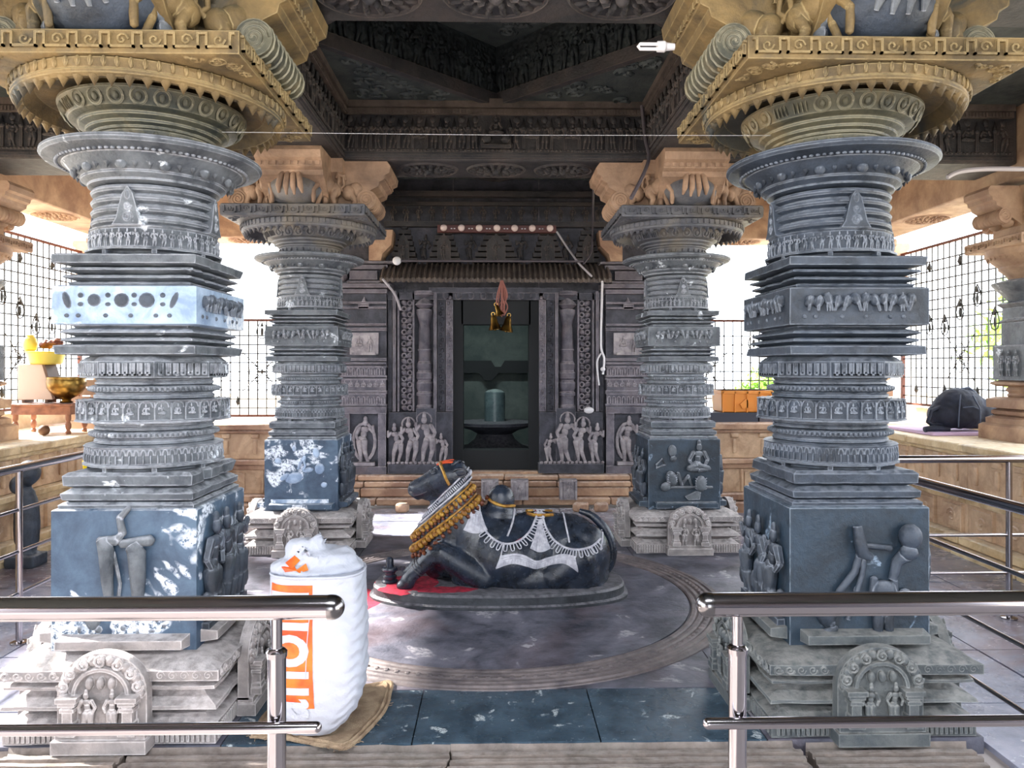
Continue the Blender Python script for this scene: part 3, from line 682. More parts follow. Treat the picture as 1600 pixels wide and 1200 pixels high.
# shorter sandstone columns standing on the side benches
def bench_column():
    root = empty('bench_column'); rm = 'beam_out'
    def T(name, shape, prof, jit=.006, deco=None, mat=rm, sd=0):
        m = MB(); tier(m, shape, prof, jit, sd); o = m.build(name, mat, root)
        if deco: d = MB(); deco(d); d.build('carving', mat, o)
    T('base', 'sq', [(.38, 0), (.38, .13), (.35, .15)], .01); T('moulding', 'sq', [(.33, .15), (.33, .2), (.29, .22)], .008, None, rm, 2)
    T('slab', 'sq', [(.26, .22), (.29, .24), (.29, .27), (.25, .29)], .012, None, rm, 3); T('slab', 'sq', [(.25, .29), (.33, .30), (.33, .38), (.26, .40)], .012, None, rm, 4)
    T('ring', 'cir', [(.24, .40), (.26, .42), (.24, .44), (.27, .47), (.24, .50)]); T('slab', 'sq', [(.25, .50), (.30, .52), (.30, .54), (.24, .56)], .012, None, rm, 5)
    T('block', 'sq', [(.28, .56), (.28, .88), (.27, .89)], .004, lambda d: [d.fig(side(k, .28, 4, .60, x), .24, 0, lod=1) for k in range(4) for x in (-.12, 0, .12)], 'soap', 6)
    T('tapered_shaft', 'sq', [(.22, .89), (.22, 1.1), (.24, 1.12), (.21, 1.14), (.21, 1.24), (.26, 1.28), (.22, 1.30)], .006, None, 'soap', 7)
    T('disc', 'cir', [(.24, 1.30), (.30, 1.36), (.40, 1.45), (.41, 1.47), (.28, 1.50)], .001, None, 'soap')
    T('capital', 'cir', [(.24, 1.50), (.26, 1.54), (.34, 1.60), (.34, 1.62), (.44, 1.70), (.47, 1.72), (.47, 1.78)], .001, lambda d: [d.cone((0, 0, 0), .02, -.035, side(k, .44, 36, 1.71), 5) for k in range(36)])
    T('abacus', 'sq', [(.47, 1.78), (.48, 1.79), (.48, 1.87), (.46, 1.88)], .006, lambda d: [key_row(d, side(k, .48, 4, 1.83), .92, .05, 7) for k in range(4)], rm, 8)
    T('bracket_hub', 'sq', [(.28, 1.88), (.28, 2.2), (.32, 2.33)], .006, None, rm, 9)
    a0 = None
    for k in range(4):
        F = Fr((0, 0, 0), (0, -.85, 0), (0, 0, .8), (.8, 0, 0))
        if a0 is None: m = MB(); bracket_arm(m, F); a0 = m.build('bracket_arm', rm, root); m = MB(); roll(m, F); m.build('scroll_roll', rm, a0); o = a0
        else:
            o = inst(a0, root)
            for c in kids(a0): inst(c, o)
        o.location = (0, 0, 1.98); o.rotation_euler = (0, 0, 2*PI*k/4)
    return root
b0 = bench_column(); b0.location = (5.02, 7.0, .925); b0.scale = (.85, .85, 1)
tag(b0, 'short sandstone column on the right bench, standing beside the dark backpack', 'column', 'short columns standing on the side benches')
for xy, lb in (((-4.85, 7.0), 'short sandstone column at the left edge, beside the brass pots'), ((4.95, 10.2), 'far corner column of the right-hand aisle, behind the iron grille'), ((-4.95, 10.2), 'far corner column of the left-hand aisle, behind the left foreground column')):
    c = copy_tree(b0); c.location = (xy[0], xy[1], .925); tag(c, lb)
for o in list(bpy.data.objects):
    if o.parent is None and o.get('category') == 'column': o['kind'] = 'thing'
# ================================================================ BEAMS (soffit 3.4, top 3.95)
ZB, ZT = 3.42, 3.95
def face_deco(root, F, L, n, seed=0, big=False):
    m = MB(); h = L/2
    m.box(-h, h, .02, .05, 0, .02, F); m.box(-h, h, .075, .095, 0, .015, F)
    m.build('moulding', 'beam', root)
    m = MB(); r_ = random.Random(seed); p = L/n
    for i in range(n):
        x = -h+(i+.5)*p
        if big and abs(x) < .14: continue
        m.fig(F.at(x, .105, .0), .24, r_.uniform(-.1, .1), r_.choice((-1, 0, 1)), False, r_.random() < .3, 1)
        m.box(x-p*.5-.012, x-p*.5+.012, .10, .27, 0, .022, F); m.ell((x-p*.5, .285, .015), (.026, .022, .022), F, 6, 4)
        m.cone((x-p*.5, .30, .015), .02, .08, F, 6); m.ell((x, .36, .01), (.03, .035, .014), F, 6, 4)
    for i in range(int(L/.035)): m.ell((-h+.02+i*.035, .088, .015), (.012, .012, .012), F, 5, 4)
    if big:
        m.box(-.13, .13, .10, .13, 0, .06, F); m.fig(F.at(0, .13, .02), .26, 0, 0, True, True, 0)
        for sg in (-1, 1): m.ell((sg*.085, .19, .03), (.05, .045, .03), F, 8, 5); m.limb((sg*.12, .14, .03), (sg*.1, .26, .03), .02, .015, F)
    m.build('figure_frieze', 'beam', root)
    m = MB(); m.box(-h, h, .40, .45, 0, .035, F); m.box(-h, h, .455, .53, 0, .06, F)
    for i in range(int(L/.03)): m.box(-h+i*.03, -h+i*.03+.018, .408, .442, .035, .045, F)
    m.build('dentil_band', 'beam_trim', root)
def lotus(m, F, r=.27, rx=1.0):
    G = Fr(F.o, F.u*rx, F.v, F.n)
    for k, (q, n_, h) in enumerate(((1, 18, .02), (.70, 14, .03), (.42, 10, .04))):
        for i in range(n_):
            a = 2*PI*i/n_; c, s_ = math.cos(a), math.sin(a)
            m.ell((c*r*q*.84, s_*r*q*.84, 0), (r*.17*q**.3, r*.075, h), G, 6, 4, a)
    m.ell((0, 0, 0), (r*.16, r*.16, .055), G, 10, 5); m.arc((0, 0, 0), r*1.03, 0, 2*PI, .012, G, 4, 28)
def beam(name_lb, x0, x1, y0, y1, faces, lot, mat='beam', z0=ZB, z1=ZT):
    root = empty('stone_beam'); tag(root, name_lb, 'beam', kind='thing')
    MB().box(x0, x1, y0, y1, z0, z1).build('beam_block', mat, root, bevel=.012)
    cx, cy = (x0+x1)/2, (y0+y1)/2
    for f in faces:
        if f[0] == '-y': F, L = Fr((f[1], y0, z0), (1, 0, 0), (0, 0, 1), (0, -1, 0)), f[2]
        if f[0] == '+y': F, L = Fr((f[1], y1, z0), (1, 0, 0), (0, 0, 1), (0, 1, 0)), f[2]
        if f[0] == '+x': F, L = Fr((x1, f[1], z0), (0, 1, 0), (0, 0, 1), (1, 0, 0)), f[2]
        if f[0] == '-x': F, L = Fr((x0, f[1], z0), (0, 1, 0), (0, 0, 1), (-1, 0, 0)), f[2]
        face_deco(root, F, L, f[3], len(name_lb), f[4] if len(f) > 4 else False)
    for (x, y) in lot:
        m = MB(); al = (x1-x0) > (y1-y0)
        lotus(m, Fr((x, y, z0), (1, 0, 0) if al else (0, 1, 0), (0, 1, 0) if al else (1, 0, 0), (0, 0, -1)), .22, 1.15); m.build('lotus_medallion', mat, root)
    return root
XI = 1.34
beam('rear central beam with a figure frieze and three lotus medallions on its underside', -1.34, 1.34, 6.7, 7.3, [('-y', 0, 2.68, 22, True)], [(-.62, 7.0), (0, 7.0), (.62, 7.0)])
beam('nearest central beam crossing the top of the picture, three large lotus medallions underneath', -1.34, 1.34, 3.42, 4.02, [('+y', 0, 2.68, 22)], [(-.62, 3.72), (0, 3.72), (.62, 3.72)])
beam('left inner beam running from the left foreground column to the rear left column', -1.94, -1.34, -4.6, 9.1, [('+x', 5.36, 2.68, 20), ('-x', 5.36, 2.68, 18), ('+x', 8.2, 1.8, 12)], [])
beam('right inner beam running from the right foreground column to the rear right column', 1.34, 1.94, -4.6, 9.1, [('-x', 5.36, 2.68, 20), ('+x', 5.36, 2.68, 18), ('-x', 8.2, 1.8, 12)], [])
beam('rear beam over the left aisle with a dim row of relief figures', -4.65, -1.94, 6.7, 7.3, [('-y', -3.3, 2.6, 16)], [])
beam('rear beam over the right aisle with a dim row of relief figures', 1.94, 4.65, 6.7, 7.3, [('-y', 3.3, 2.6, 16)], [])
beam('front beam over the left aisle', -4.65, -1.94, 3.42, 4.02, [], [(-3.3, 3.72)])
beam('front beam over the right aisle', 1.94, 4.65, 3.42, 4.02, [], [(3.3, 3.72)])
beam('left outer beam above the bench columns, lit by daylight', -5.2, -4.65, -4.6, 10.5, [], [(-4.92, 8.6), (-4.92, 5.3)], 'beam_out', 3.30)
beam('right outer beam above the bench columns with a daylit lotus underneath', 4.65, 5.2, -4.6, 10.5, [], [(4.92, 8.6), (4.92, 5.3)], 'beam_out', 3.30)
beam('far left end beam above the rear bench opening', -4.65, -2.0, 9.95, 10.5, [], [(-3.3, 10.2)], 'beam_out', 3.30)
beam('far right end beam above the rear bench opening', 2.0, 4.65, 9.95, 10.5, [], [(3.3, 10.2)], 'beam_out', 3.30)
# ================================================================ CEILINGS
ceiling = empty('ceiling', kind='structure')
def tri(m, pts, z0, z1): m.loft([[Vector((x, y, z0)) for x, y in pts], [Vector((x, y, z1)) for x, y in pts]])
def scroll_panel(m, pts, z, seed, n=26):
    """foliage relief under a triangular slab, hanging down"""
    r_ = random.Random(seed); A, B, C = [Vector((x, y, z)) for x, y in pts]
    for i in range(n):
        a, b = r_.random(), r_.random()
        if a+b > 1: a, b = 1-a, 1-b
        if min(a, b, 1-a-b) < .10: continue
        p = A+(B-A)*a+(C-A)*b; F = Fr(p, (1, 0, 0), (0, 1, 0), (0, 0, -1))
        m.spiral((0, 0, .004), .075, 1.6, .013, F, d=r_.choice((-1, 1)), ph=r_.uniform(0, 6), m=14, n=4); m.ell((.06, .05, 0), (.05, .022, .02), F, 6, 4, r_.uniform(0, 3))
def lantern(cx, cy, hw, z, levels, root, mat='ceil_flat', wall='ceil', hy=None):
    hy = hy or hw; rot = False; kx, ky = hw, hy
    for lv in range(levels):
        if not rot: corners = [(-kx, -ky), (kx, -ky), (kx, ky), (-kx, ky)]; mids = [(0, -ky), (kx, 0), (0, ky), (-kx, 0)]
        else: corners = [(0, -ky), (kx, 0), (0, ky), (-kx, 0)]; mids = [(kx/2, -ky/2), (kx/2, ky/2), (-kx/2, ky/2), (-kx/2, -ky/2)]
        for i in range(4):
            c = corners[i]; a = mids[i-1] if not rot else mids[i-1]; b = mids[i]
            t = [(cx+a[0], cy+a[1]), (cx+c[0], cy+c[1]), (cx+b[0], cy+b[1])]
            m = MB(); tri(m, t, z, z+.07); o = m.build('corner_slab', mat, root)
            m = MB(); scroll_panel(m, t, z, lv*4+i, 30 if lv == 0 else 12); m.build('foliage_relief', mat, o)
            # bright fillet along the free edge, then the carved wall above it
            A = Vector((t[0][0], t[0][1], 0)); B = Vector((t[2][0], t[2][1], 0)); d = (B-A); L = d.length; d.normalize(); inn = Vector((cx, cy, 0))-(A+B)/2; inn.normalize()
            F = Fr((A+B)/2+Vector((0, 0, z)), d, (0, 0, 1), inn)
            m = MB(); m.box(-L/2, L/2, -.02, .085, -.05, .015, F); m.build('edge_moulding', 'beam' if lv == 0 else mat, root)
            m = MB(); hh = .50 if lv == 0 else .34; m.box(-L/2-.12, L/2+.12, .06, hh+.02, -.10, -.02, F); o = m.build('carved_wall', wall, root)
            m = MB(); p = .13; n_ = int(L/p)
            for k in range(n_): m.fig(F.at(-L/2+(k+.5)*L/n_, .10, -.02), .30 if lv == 0 else .18, .05*(-1)**k, k % 3-1, lod=1)
            m.build('figure_frieze', wall, o)
        z += .50 if lv == 0 else .34
        if rot: kx, ky = kx/2, ky/2
        rot = not rot
    return z, kx, ky
z_, kx, ky = lantern(0, 5.36, 1.36, 3.93, 2, ceiling)
MB().box(-1.5, 1.5, 3.9, 6.85, z_, z_+.1).build('top_slab', 'ceil_flat', ceiling)
m = MB(); lotus(m, Fr((0, 5.36, z_), (1, 0, 0), (0, 1, 0), (0, 0, -1)), .5); m.build('lotus_medallion', 'ceil_flat', ceiling)
z_, kx, ky = lantern(0, 8.2, 1.36, 3.86, 1, ceiling, hy=.95)
MB().box(-1.5, 1.5, 7.2, 9.3, z_, z_+.1).build('top_slab', 'ceil_flat', ceiling)
for x0, x1 in ((-4.65, -1.94), (1.94, 4.65)):
    for y0, y1 in ((-4.6, 3.42), (4.02, 6.7), (7.3, 9.95)):
        nx = 3; ny = max(2, int((y1-y0)/.9))
        for i in range(nx):
            for j in range(ny):
                MB().box(x0+(x1-x0)*i/nx+.006, x0+(x1-x0)*(i+1)/nx-.006, y0+(y1-y0)*j/ny+.006, y0+(y1-y0)*(j+1)/ny-.006, 3.93, 4.05).build('ceiling_slab', 'ceil_flat' if y0 < 7 else 'plaster', ceiling)
    MB().box(x0-.6, x1+.6, -4.6, 10.5, 4.05, 4.3).build('roof_slab', 'ceil_flat', ceiling)
for y0, y1 in ((-4.6, 3.42),):
    MB().box(-1.34, 1.34, y0, y1, 3.93, 4.05).build('ceiling_slab', 'ceil_flat', ceiling)
MB().box(-2.4, 2.4, 2.9, 9.6, 5.2, 5.4).build('roof_slab', 'ceil_flat', ceiling)
for a in ((-2.4, -2.3, 2.9, 9.6), (2.3, 2.4, 2.9, 9.6), (-2.4, 2.4, 2.9, 3.0)): MB().box(a[0], a[1], a[2], a[3], 4.05, 5.2).build('roof_slab', 'ceil_flat', ceiling)
# ================================================================ SANCTUM FACADE
YF = 9.25
wb = empty('wall_back', kind='structure'); FB = Fr((0, YF, 0), (1, 0, 0), (0, 0, 1), (0, -1, 0))
PZ = .34
# masonry core around the door
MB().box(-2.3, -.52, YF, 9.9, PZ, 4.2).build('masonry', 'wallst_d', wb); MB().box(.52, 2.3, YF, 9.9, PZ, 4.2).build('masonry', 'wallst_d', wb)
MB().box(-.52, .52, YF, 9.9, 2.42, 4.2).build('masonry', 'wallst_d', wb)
# plinth of separate weathered blocks
rp = random.Random(11)
for (z0, z1, pr, n_) in ((0, .085, .36, 5), (.09, .20, .26, 7), (.205, .275, .30, 6), (.28, .34, .24, 6)):
    x = -2.3
    for i in range(n_):
        x1 = x+4.6/n_*rp.uniform(.8, 1.2) if i < n_-1 else 2.3
        m = MB(); mm = []
        d = rp.uniform(-.02, .02); zz = rp.uniform(0, .008)
        MB().box(x+.004, min(x1, 2.3)-.004, .0, .5, z0, z1-zz, Fr((0, YF+.14, 0), (1, 0, 0), (0, -1, 0), (0, 0, 1))).build('plinth_block', 'sand', wb, bevel=.012, loc=(0, pr*-.6+.2+d, 0)); x = x1
for x in (-.47, -.07, .27, .83):
    m = MB(); F = Fr((x, 8.72, .09), (1, 0, 0), (0, 0, 1), (0, -1, 0)); m.box(-.10, .10, 0, .23, -.1, .02, F); m.box(-.06, .06, .03, .2, .02, .03, F); m.fig(F.at(0, .02, .025), .19, .03, lod=1)
    for sg in (-1, 1): m.box(sg*.085-.012, sg*.085+.012, .02, .2, .02, .04, F); m.ell((sg*.06, .21, .02), (.03, .018, .02), F, 6, 4)
    m.build('carved_plinth_panel', 'fig', wb)
for x, r_ in ((.95, .10), (1.18, .09), (-1.05, .08)): m = MB(); m.poly([(x-r_, 8.50), (x-r_*.3, 8.46), (x+r_*.8, 8.49), (x+r_, 8.58), (x-r_*.6, 8.6)], -.01, .09); m.build('loose_stone', 'sand', wb, bevel=.02)
# pilasters
def pilaster(x, seed):
    m = MB(); F = Fr((x, YF, 0), (1, 0, 0), (0, 0, 1), (0, -1, 0)); h = .26
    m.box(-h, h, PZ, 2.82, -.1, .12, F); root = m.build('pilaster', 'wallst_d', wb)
    B = MB()
    B.box(-h-.01, h+.01, PZ, PZ+.09, .12, .2, F); B.box(-h, -h+.09, .42, 1.06, .12, .17, F); B.box(h-.09, h, .42, 1.06, .12, .17, F); B.box(-h-.01, h+.01, 1.06, 1.14, .12, .21, F); B.build('panel_frame', 'wallst', root)
    B = MB(); B.fig(F.at(0, .48, .13), .54, .05, 1); B.box(-.13, .13, .44, .48, .12, .2, F); B.arc((0, .72, .14), .13, R(-80), R(260), .02, F, 5, 16, ry=.22); B.build('relief_figure', 'fig', root)
    for z0, z1, n_, mode in ((1.17, 1.29, 9, 0), (1.33, 1.46, 7, 1), (1.51, 1.61, 9, 0)):
        B = MB(); B.box(-h, h, z0, z1, .12, .19, F); B.box(-h-.015, h+.015, z0-.018, z0, .12, .21, F); B.box(-h-.015, h+.015, z1, z1+.016, .12, .21, F)
        for i in range(n_):
            xx = -h+(i+.5)*2*h/n_
            if mode: B.fig(Fr(F(xx, z0, .19), F.u, F.v, F.n), .12, 0, lod=1, seat=True)
            else: B.arc((xx, z0+.06, .195), .018, 0, PI, .005, F, 4, 6, ry=.03); B.box(xx-.02, xx-.013, z0+.01, z0+.06, .19, .2, F); B.box(xx+.013, xx+.02, z0+.01, z0+.06, .19, .2, F)
        B.build('carved_band', 'wallst', root)
    B = MB()
    for z0, z1, pr in ((1.64, 1.67, .2), (1.68, 1.72, .17), (2.04, 2.08, .17), (2.10, 2.13, .21), (2.30, 2.33, .2), (2.36, 2.39, .19)): B.box(-h-.01, h+.01, z0, z1, .12, pr, F, .004)
    B.box(-.06, .06, 2.3, 2.36, .12, .2, F); B.cone((0, 2.33, .15), .06, .12, F, 6)
    B.build('moulding', 'wallst', root)
    B = MB(); B.box(-.17, .17, 1.76, 2.02, .12, .15, F); B.fig(F.at(-.06, 1.79, .15), .19, .03, lod=1, seat=True); B.fig(F.at(.07, 1.79, .15), .19, -.03, lod=1); B.box(-.14, .14, 1.755, 1.785, .12, .19, F); B.build('relief_figure', 'fig', root)
    B = MB()
    for z0, z1, a, pr in ((2.48, 2.54, .28, .2), (2.54, 2.60, .33, .27), (2.60, 2.64, .20, .2), (2.64, 2.76, .17, .2), (2.76, 2.82, .30, .26), (2.82, 2.86, .36, .3)): B.box(-a, a, z0, z1, .0, pr, F, .008)
    for sg in (-1, 1): B.ell((sg*.24, 2.70, .12), (.06, .07, .09), F, 8, 6)
    B.build('pilaster_capital', 'wallst', root)
pilaster(-1.57, 1); pilaster(1.58, 2)
# door surround
door = empty('door_1', kind='structure')
for sg in (-1, 1):
    G = Fr((0, YF, 0), (sg, 0, 0), (0, 0, 1), (0, -1, 0))
    for (a, b, pr, mt, nm) in ((.52, .60, .10, 'wallst', 'inner_jamb'), (.615, .70, .06, 'wallst_d', 'inner_jamb'), (.71, .745, .13, 'wallst', 'inner_jamb'), (1.20, 1.235, .12, 'wallst', 'outer_jamb'), (1.25, 1.29, .09, 'wallst_d', 'outer_jamb')):
        m = MB(); m.box(a, b, 1.08, 2.52, -.02, pr, G); o = m.build(nm, mt, door)
        if b-a > .06:
            m = MB()
            for i in range(22): m.ell(((a+b)/2+.012*(-1)**i, 1.12+i*.063, pr), (.024, .026, .014), G, 6, 4)
            m.build('leaf_scroll', mt, o)
    # colonette
    m = MB(); FC = Fr(G(.86, 0, .05), (1, 0, 0), (0, -1, 0), (0, 0, 1))
    m.lathe([(.10, 1.08), (.10, 1.14), (.085, 1.16), (.085, 1.26), (.10, 1.27), (.10, 1.30), (.08, 1.32), (.10, 1.36), (.10, 1.42), (.08, 1.45), (.10, 1.48), (.10, 1.54), (.08, 1.57), (.095, 1.60), (.095, 1.65), (.075, 1.68), (.075, 1.80), (.085, 1.82), (.075, 1.84), (.07, 2.05), (.06, 2.12), (.10, 2.26), (.10, 2.30), (.06, 2.31), (.12, 2.36), (.05, 2.44), (.13, 2.48), (.13, 2.52)], 16, FC)
    m.build('colonette', 'wallst', door)
    # pierced vine screen
    m = MB(); m.box(.98, 1.00, 1.08, 2.5, .02, .1, G); m.box(1.16, 1.18, 1.08, 2.5, .02, .1, G)
    for i in range(20):
        z = 1.12+i*.07; m.ell((1.07+.03*(-1)**i, z, .07), (.045, .03, .03), G, 7, 5, .5*(-1)**i); m.arc((1.07-.035*(-1)**i, z, .07), .028, 0, 2*PI, .010, G, 4, 8)
    m.build('pierced_vine_screen', 'wallst', door)
    # guardian panel
    m = MB(); m.box(.52, 1.28, .36, 1.07, -.02, .12, G); m.box(.50, 1.29, .34, .47, .12, .22, G, .01); m.box(.72, .95, .47, 1.12, .12, .16, G); gp = m.build('guardian_panel', 'wallst_d', door)
    m = MB()
    for x, h in ((.64, .34), (.83, .58), (1.02, .52), (1.19, .46)): m.fig(Fr(G(x, .48, .15), (1, 0, 0), (0, 0, 1), (0, -1, 0)), h, .07*sg, sg, h > .5)
    for i in range(15): m.ell((.54+i*.052, .475, .2), (.026, .018, .02), G, 6, 4)
    m.build('guardian_figures', 'fig', gp)
    # dark inner frame with second doorway
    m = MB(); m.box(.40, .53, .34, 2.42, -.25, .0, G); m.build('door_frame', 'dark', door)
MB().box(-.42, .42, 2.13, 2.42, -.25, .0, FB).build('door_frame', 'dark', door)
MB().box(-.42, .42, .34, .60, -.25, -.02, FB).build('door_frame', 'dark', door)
MB().box(-.56, .56, .30, .36, -.1, .14, FB).build('door_sill', 'sand', door)
m = MB(); m.box(-1.3, 1.3, 2.42, 2.50, 0, .10, FB); m.box(-.8, .8, 2.50, 2.56, 0, .14, FB)
for i in range(9): m.ell((-.6+i*.15, 2.47, .1), (.04, .045, .03), FB, 8, 5)
m.build('lintel', 'wallst_d', door)
# scalloped eave
m = MB(); pts = [(0, 2.66), (.0, 2.86), (.12, 2.84), (.34, 2.74), (.47, 2.64), (.475, 2.60), (.40, 2.63), (.2, 2.70)]
rings = []; n_ = 130
for i in range(n_+1):
    x = -1.34+2.68*i/n_; k = abs(math.sin(i*PI/2.0/1.5)); rings.append([Vector((x, YF-a*(1+.012*k), b-(.02*k if a > .3 else 0))) for a, b in pts])
m.loft(rings); eo = m.build('eave', 'beam_trim', door)
m = MB()
for i in range(44):
    x = -1.31+i*.061; m.tube([(x, YF-.12, 2.845), (x, YF-.34, 2.745), (x, YF-.475, 2.63), (x, YF-.47, 2.59)], .017, 5)
m.build('rib', 'beam_trim', eo)
# tower reliefs above the eave
for x, w2 in ((-1.10, .16), (-.62, .20), (0, .28), (.62, .20), (1.10, .16)):
    m = MB(); F = FB.at(x, 2.86, 0)
    for k in range(6): q = w2*(1-.11*k); m.box(-q, q, k*.07, k*.07+.055, 0, .16-.018*k, F, .004)
    m.ell((0, .45, .04), (.05, .05, .04), F, 8, 5); m.poly([(-w2*.4, 0), (-w2*.4, .24), (0, .34), (w2*.4, .24), (w2*.4, 0)], .1, .18, F); m.fig(F.at(0, .03, .18), .22, .05, 1, lod=1)
    m.build('tower_relief', 'beam', wb)
for x in (-.86, -.31, .31, .86): m = MB(); m.fig(FB.at(x, 2.87, .02), .34, .06, -1); m.build('relief_figure', 'beam', wb)
m = MB(); m.box(-1.34, 1.34, 3.30, 3.36, 0, .10, FB); m.box(-1.34, 1.34, 3.56, 3.60, 0, .07, FB); m.box(-1.34, 1.34, 3.66, 3.72, 0, .12, FB); m.build('moulding', 'beam', wb)
m = MB()
for i in range(17): m.fig(FB.at(-1.24+i*.155, 3.37, .02), .19, .05*(-1)**i, 0, lod=1)
m.build('figure_frieze', 'beam', wb)
for x in (-1.5, 1.5):  # carved corner brackets beside the towers
    m = MB(); F = FB.at(x*.9, 2.86, 0); m.poly([(-.14, 0), (-.14, .36), (.14, .36), (.12, .18), (.02, .08), (0, 0)] if x < 0 else [(.14, 0), (.14, .36), (-.14, .36), (-.12, .18), (-.02, .08), (0, 0)], 0, .3, F); m.build('corner_bracket', 'sand', wb)
# inner sanctum room
sr = empty('wall_sanctum', kind='structure')
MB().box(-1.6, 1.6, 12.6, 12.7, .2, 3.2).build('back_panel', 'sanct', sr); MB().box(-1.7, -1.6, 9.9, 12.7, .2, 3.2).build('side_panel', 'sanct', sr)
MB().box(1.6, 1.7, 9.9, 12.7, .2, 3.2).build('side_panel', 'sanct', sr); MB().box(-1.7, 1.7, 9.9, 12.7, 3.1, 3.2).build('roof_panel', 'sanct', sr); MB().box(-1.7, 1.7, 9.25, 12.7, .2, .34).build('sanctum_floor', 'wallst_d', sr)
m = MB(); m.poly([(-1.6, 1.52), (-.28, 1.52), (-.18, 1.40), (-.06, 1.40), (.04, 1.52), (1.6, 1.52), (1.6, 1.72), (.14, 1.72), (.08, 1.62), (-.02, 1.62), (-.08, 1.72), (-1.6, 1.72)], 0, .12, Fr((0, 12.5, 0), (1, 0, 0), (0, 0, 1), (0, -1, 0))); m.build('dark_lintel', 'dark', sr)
lg = empty('linga', (-.02, 11.4, .34)); tag(lg, 'grey cylindrical stone emblem on a round pedestal inside the dark shrine', 'idol')
MB().lathe([(.55, 0), (.55, .06), (.40, .12), (.30, .20), (.26, .28), (.36, .34), (.52, .38), (.60, .42), (.60, .46), (.15, .47)], 40).build('pedestal', 'wallst_d', lg)
MB().lathe([(.16, .465), (.155, .50), (.155, .86), (.145, .90), (.10, .93), (.03, .945)], 32).build('shaft', 'linga', lg)
# ================================================================ BENCHES AND PARAPETS
def bench(name, F, L, mat_top='sand', seed=0, carve='sand_carve'):
    """F: u along bench, v up, n toward the hall, origin at floor on bench front line"""
    root = empty(name, kind='structure'); r_ = random.Random(seed); n_ = max(2, int(L/.8)); p = L/n_
    for i in range(n_):
        x0, x1 = -L/2+i*p+.004, -L/2+(i+1)*p-.004; e = r_.uniform(-.012, .012)
        m = MB(); m.box(x0, x1, .90+e*.4, .975, -1.2, .03+e, F); m.box(x0, x1, .86, .90, -1.2, -.01, F); m.build('bench_slab', mat_top, root, bevel=.012)
        m = MB(); m.box(x0, x1, .56, .86, -.3, -.06, F)
        for k in range(3): xx = x0+p*(k+.5)/3; m.box(xx-.05, xx+.05, .80, .86, -.06, -.02, F, .008); m.box(xx-.02, xx+.02, .62, .78, -.06, -.035, F)
        m.build('carved_slab', carve, root, bevel=.006)
        m = MB(); m.box(x0, x1, .50, .555, -.3, .02+e, F); m.box(x0, x1, .44, .50, -.3, -.03, F); m.build('string_course', mat_top, root, bevel=.008)
        o = m = MB(); m.box(x0, x1, .16, .44, -.3, -.07, F)
        k = 3; xx = x0+.03
        for k in range(2):
            c = x0+p*(k+.5)/2; m.box(c-.13, c+.13, .20, .40, -.07, -.05, F); m.spiral((c, .30, -.05), .07, 1.5, .012, F, d=(-1)**k, m=14, n=4); m.box(c-.17, c-.15, .17, .43, -.07, -.035, F)
        m.build('carved_slab', carve, root, bevel=.006)
        m = MB(); m.box(x0, x1, -.1, .07, -.3, .10+e, F, .01); m.box(x0, x1, .07, .16, -.3, .03, F, .006); m.build('base_block', mat_top, root, bevel=.01)
    return root
bench('wall_right', Fr((4.15, 5.0, -.05), (0, 1, 0), (0, 0, 1), (-1, 0, 0)), 8.6, 'sand_y', 2)
bench('wall_left', Fr((-4.15, 5.0, -.05), (0, 1, 0), (0, 0, 1), (1, 0, 0)), 8.6, 'sand_y', 3)
bench('wall_rear_right', Fr((3.3, 8.85, -.02), (1, 0, 0), (0, 0, 1), (0, -1, 0)), 2.0, 'sand', 4)
bench('wall_rear_left', Fr((-3.3, 8.85, -.02), (1, 0, 0), (0, 0, 1), (0, -1, 0)), 2.0, 'sand', 5)
for sg in (-1, 1): MB().box(sg*4.1-.15 if sg > 0 else -5.3, 5.3 if sg > 0 else -3.95, 9.0, 10.5, -.3, .93).build('trim_3', 'sand', kind='structure')
# low back walls behind benches that carry the grilles
for nm, a in (('trim_1', (5.30, 5.5, .6, 10.4)), ('trim_2', (-5.5, -5.30, .6, 10.4))): MB().box(a[0], a[1], a[2], a[3], -.3, 1.10).build(nm, 'plaster', kind='structure')
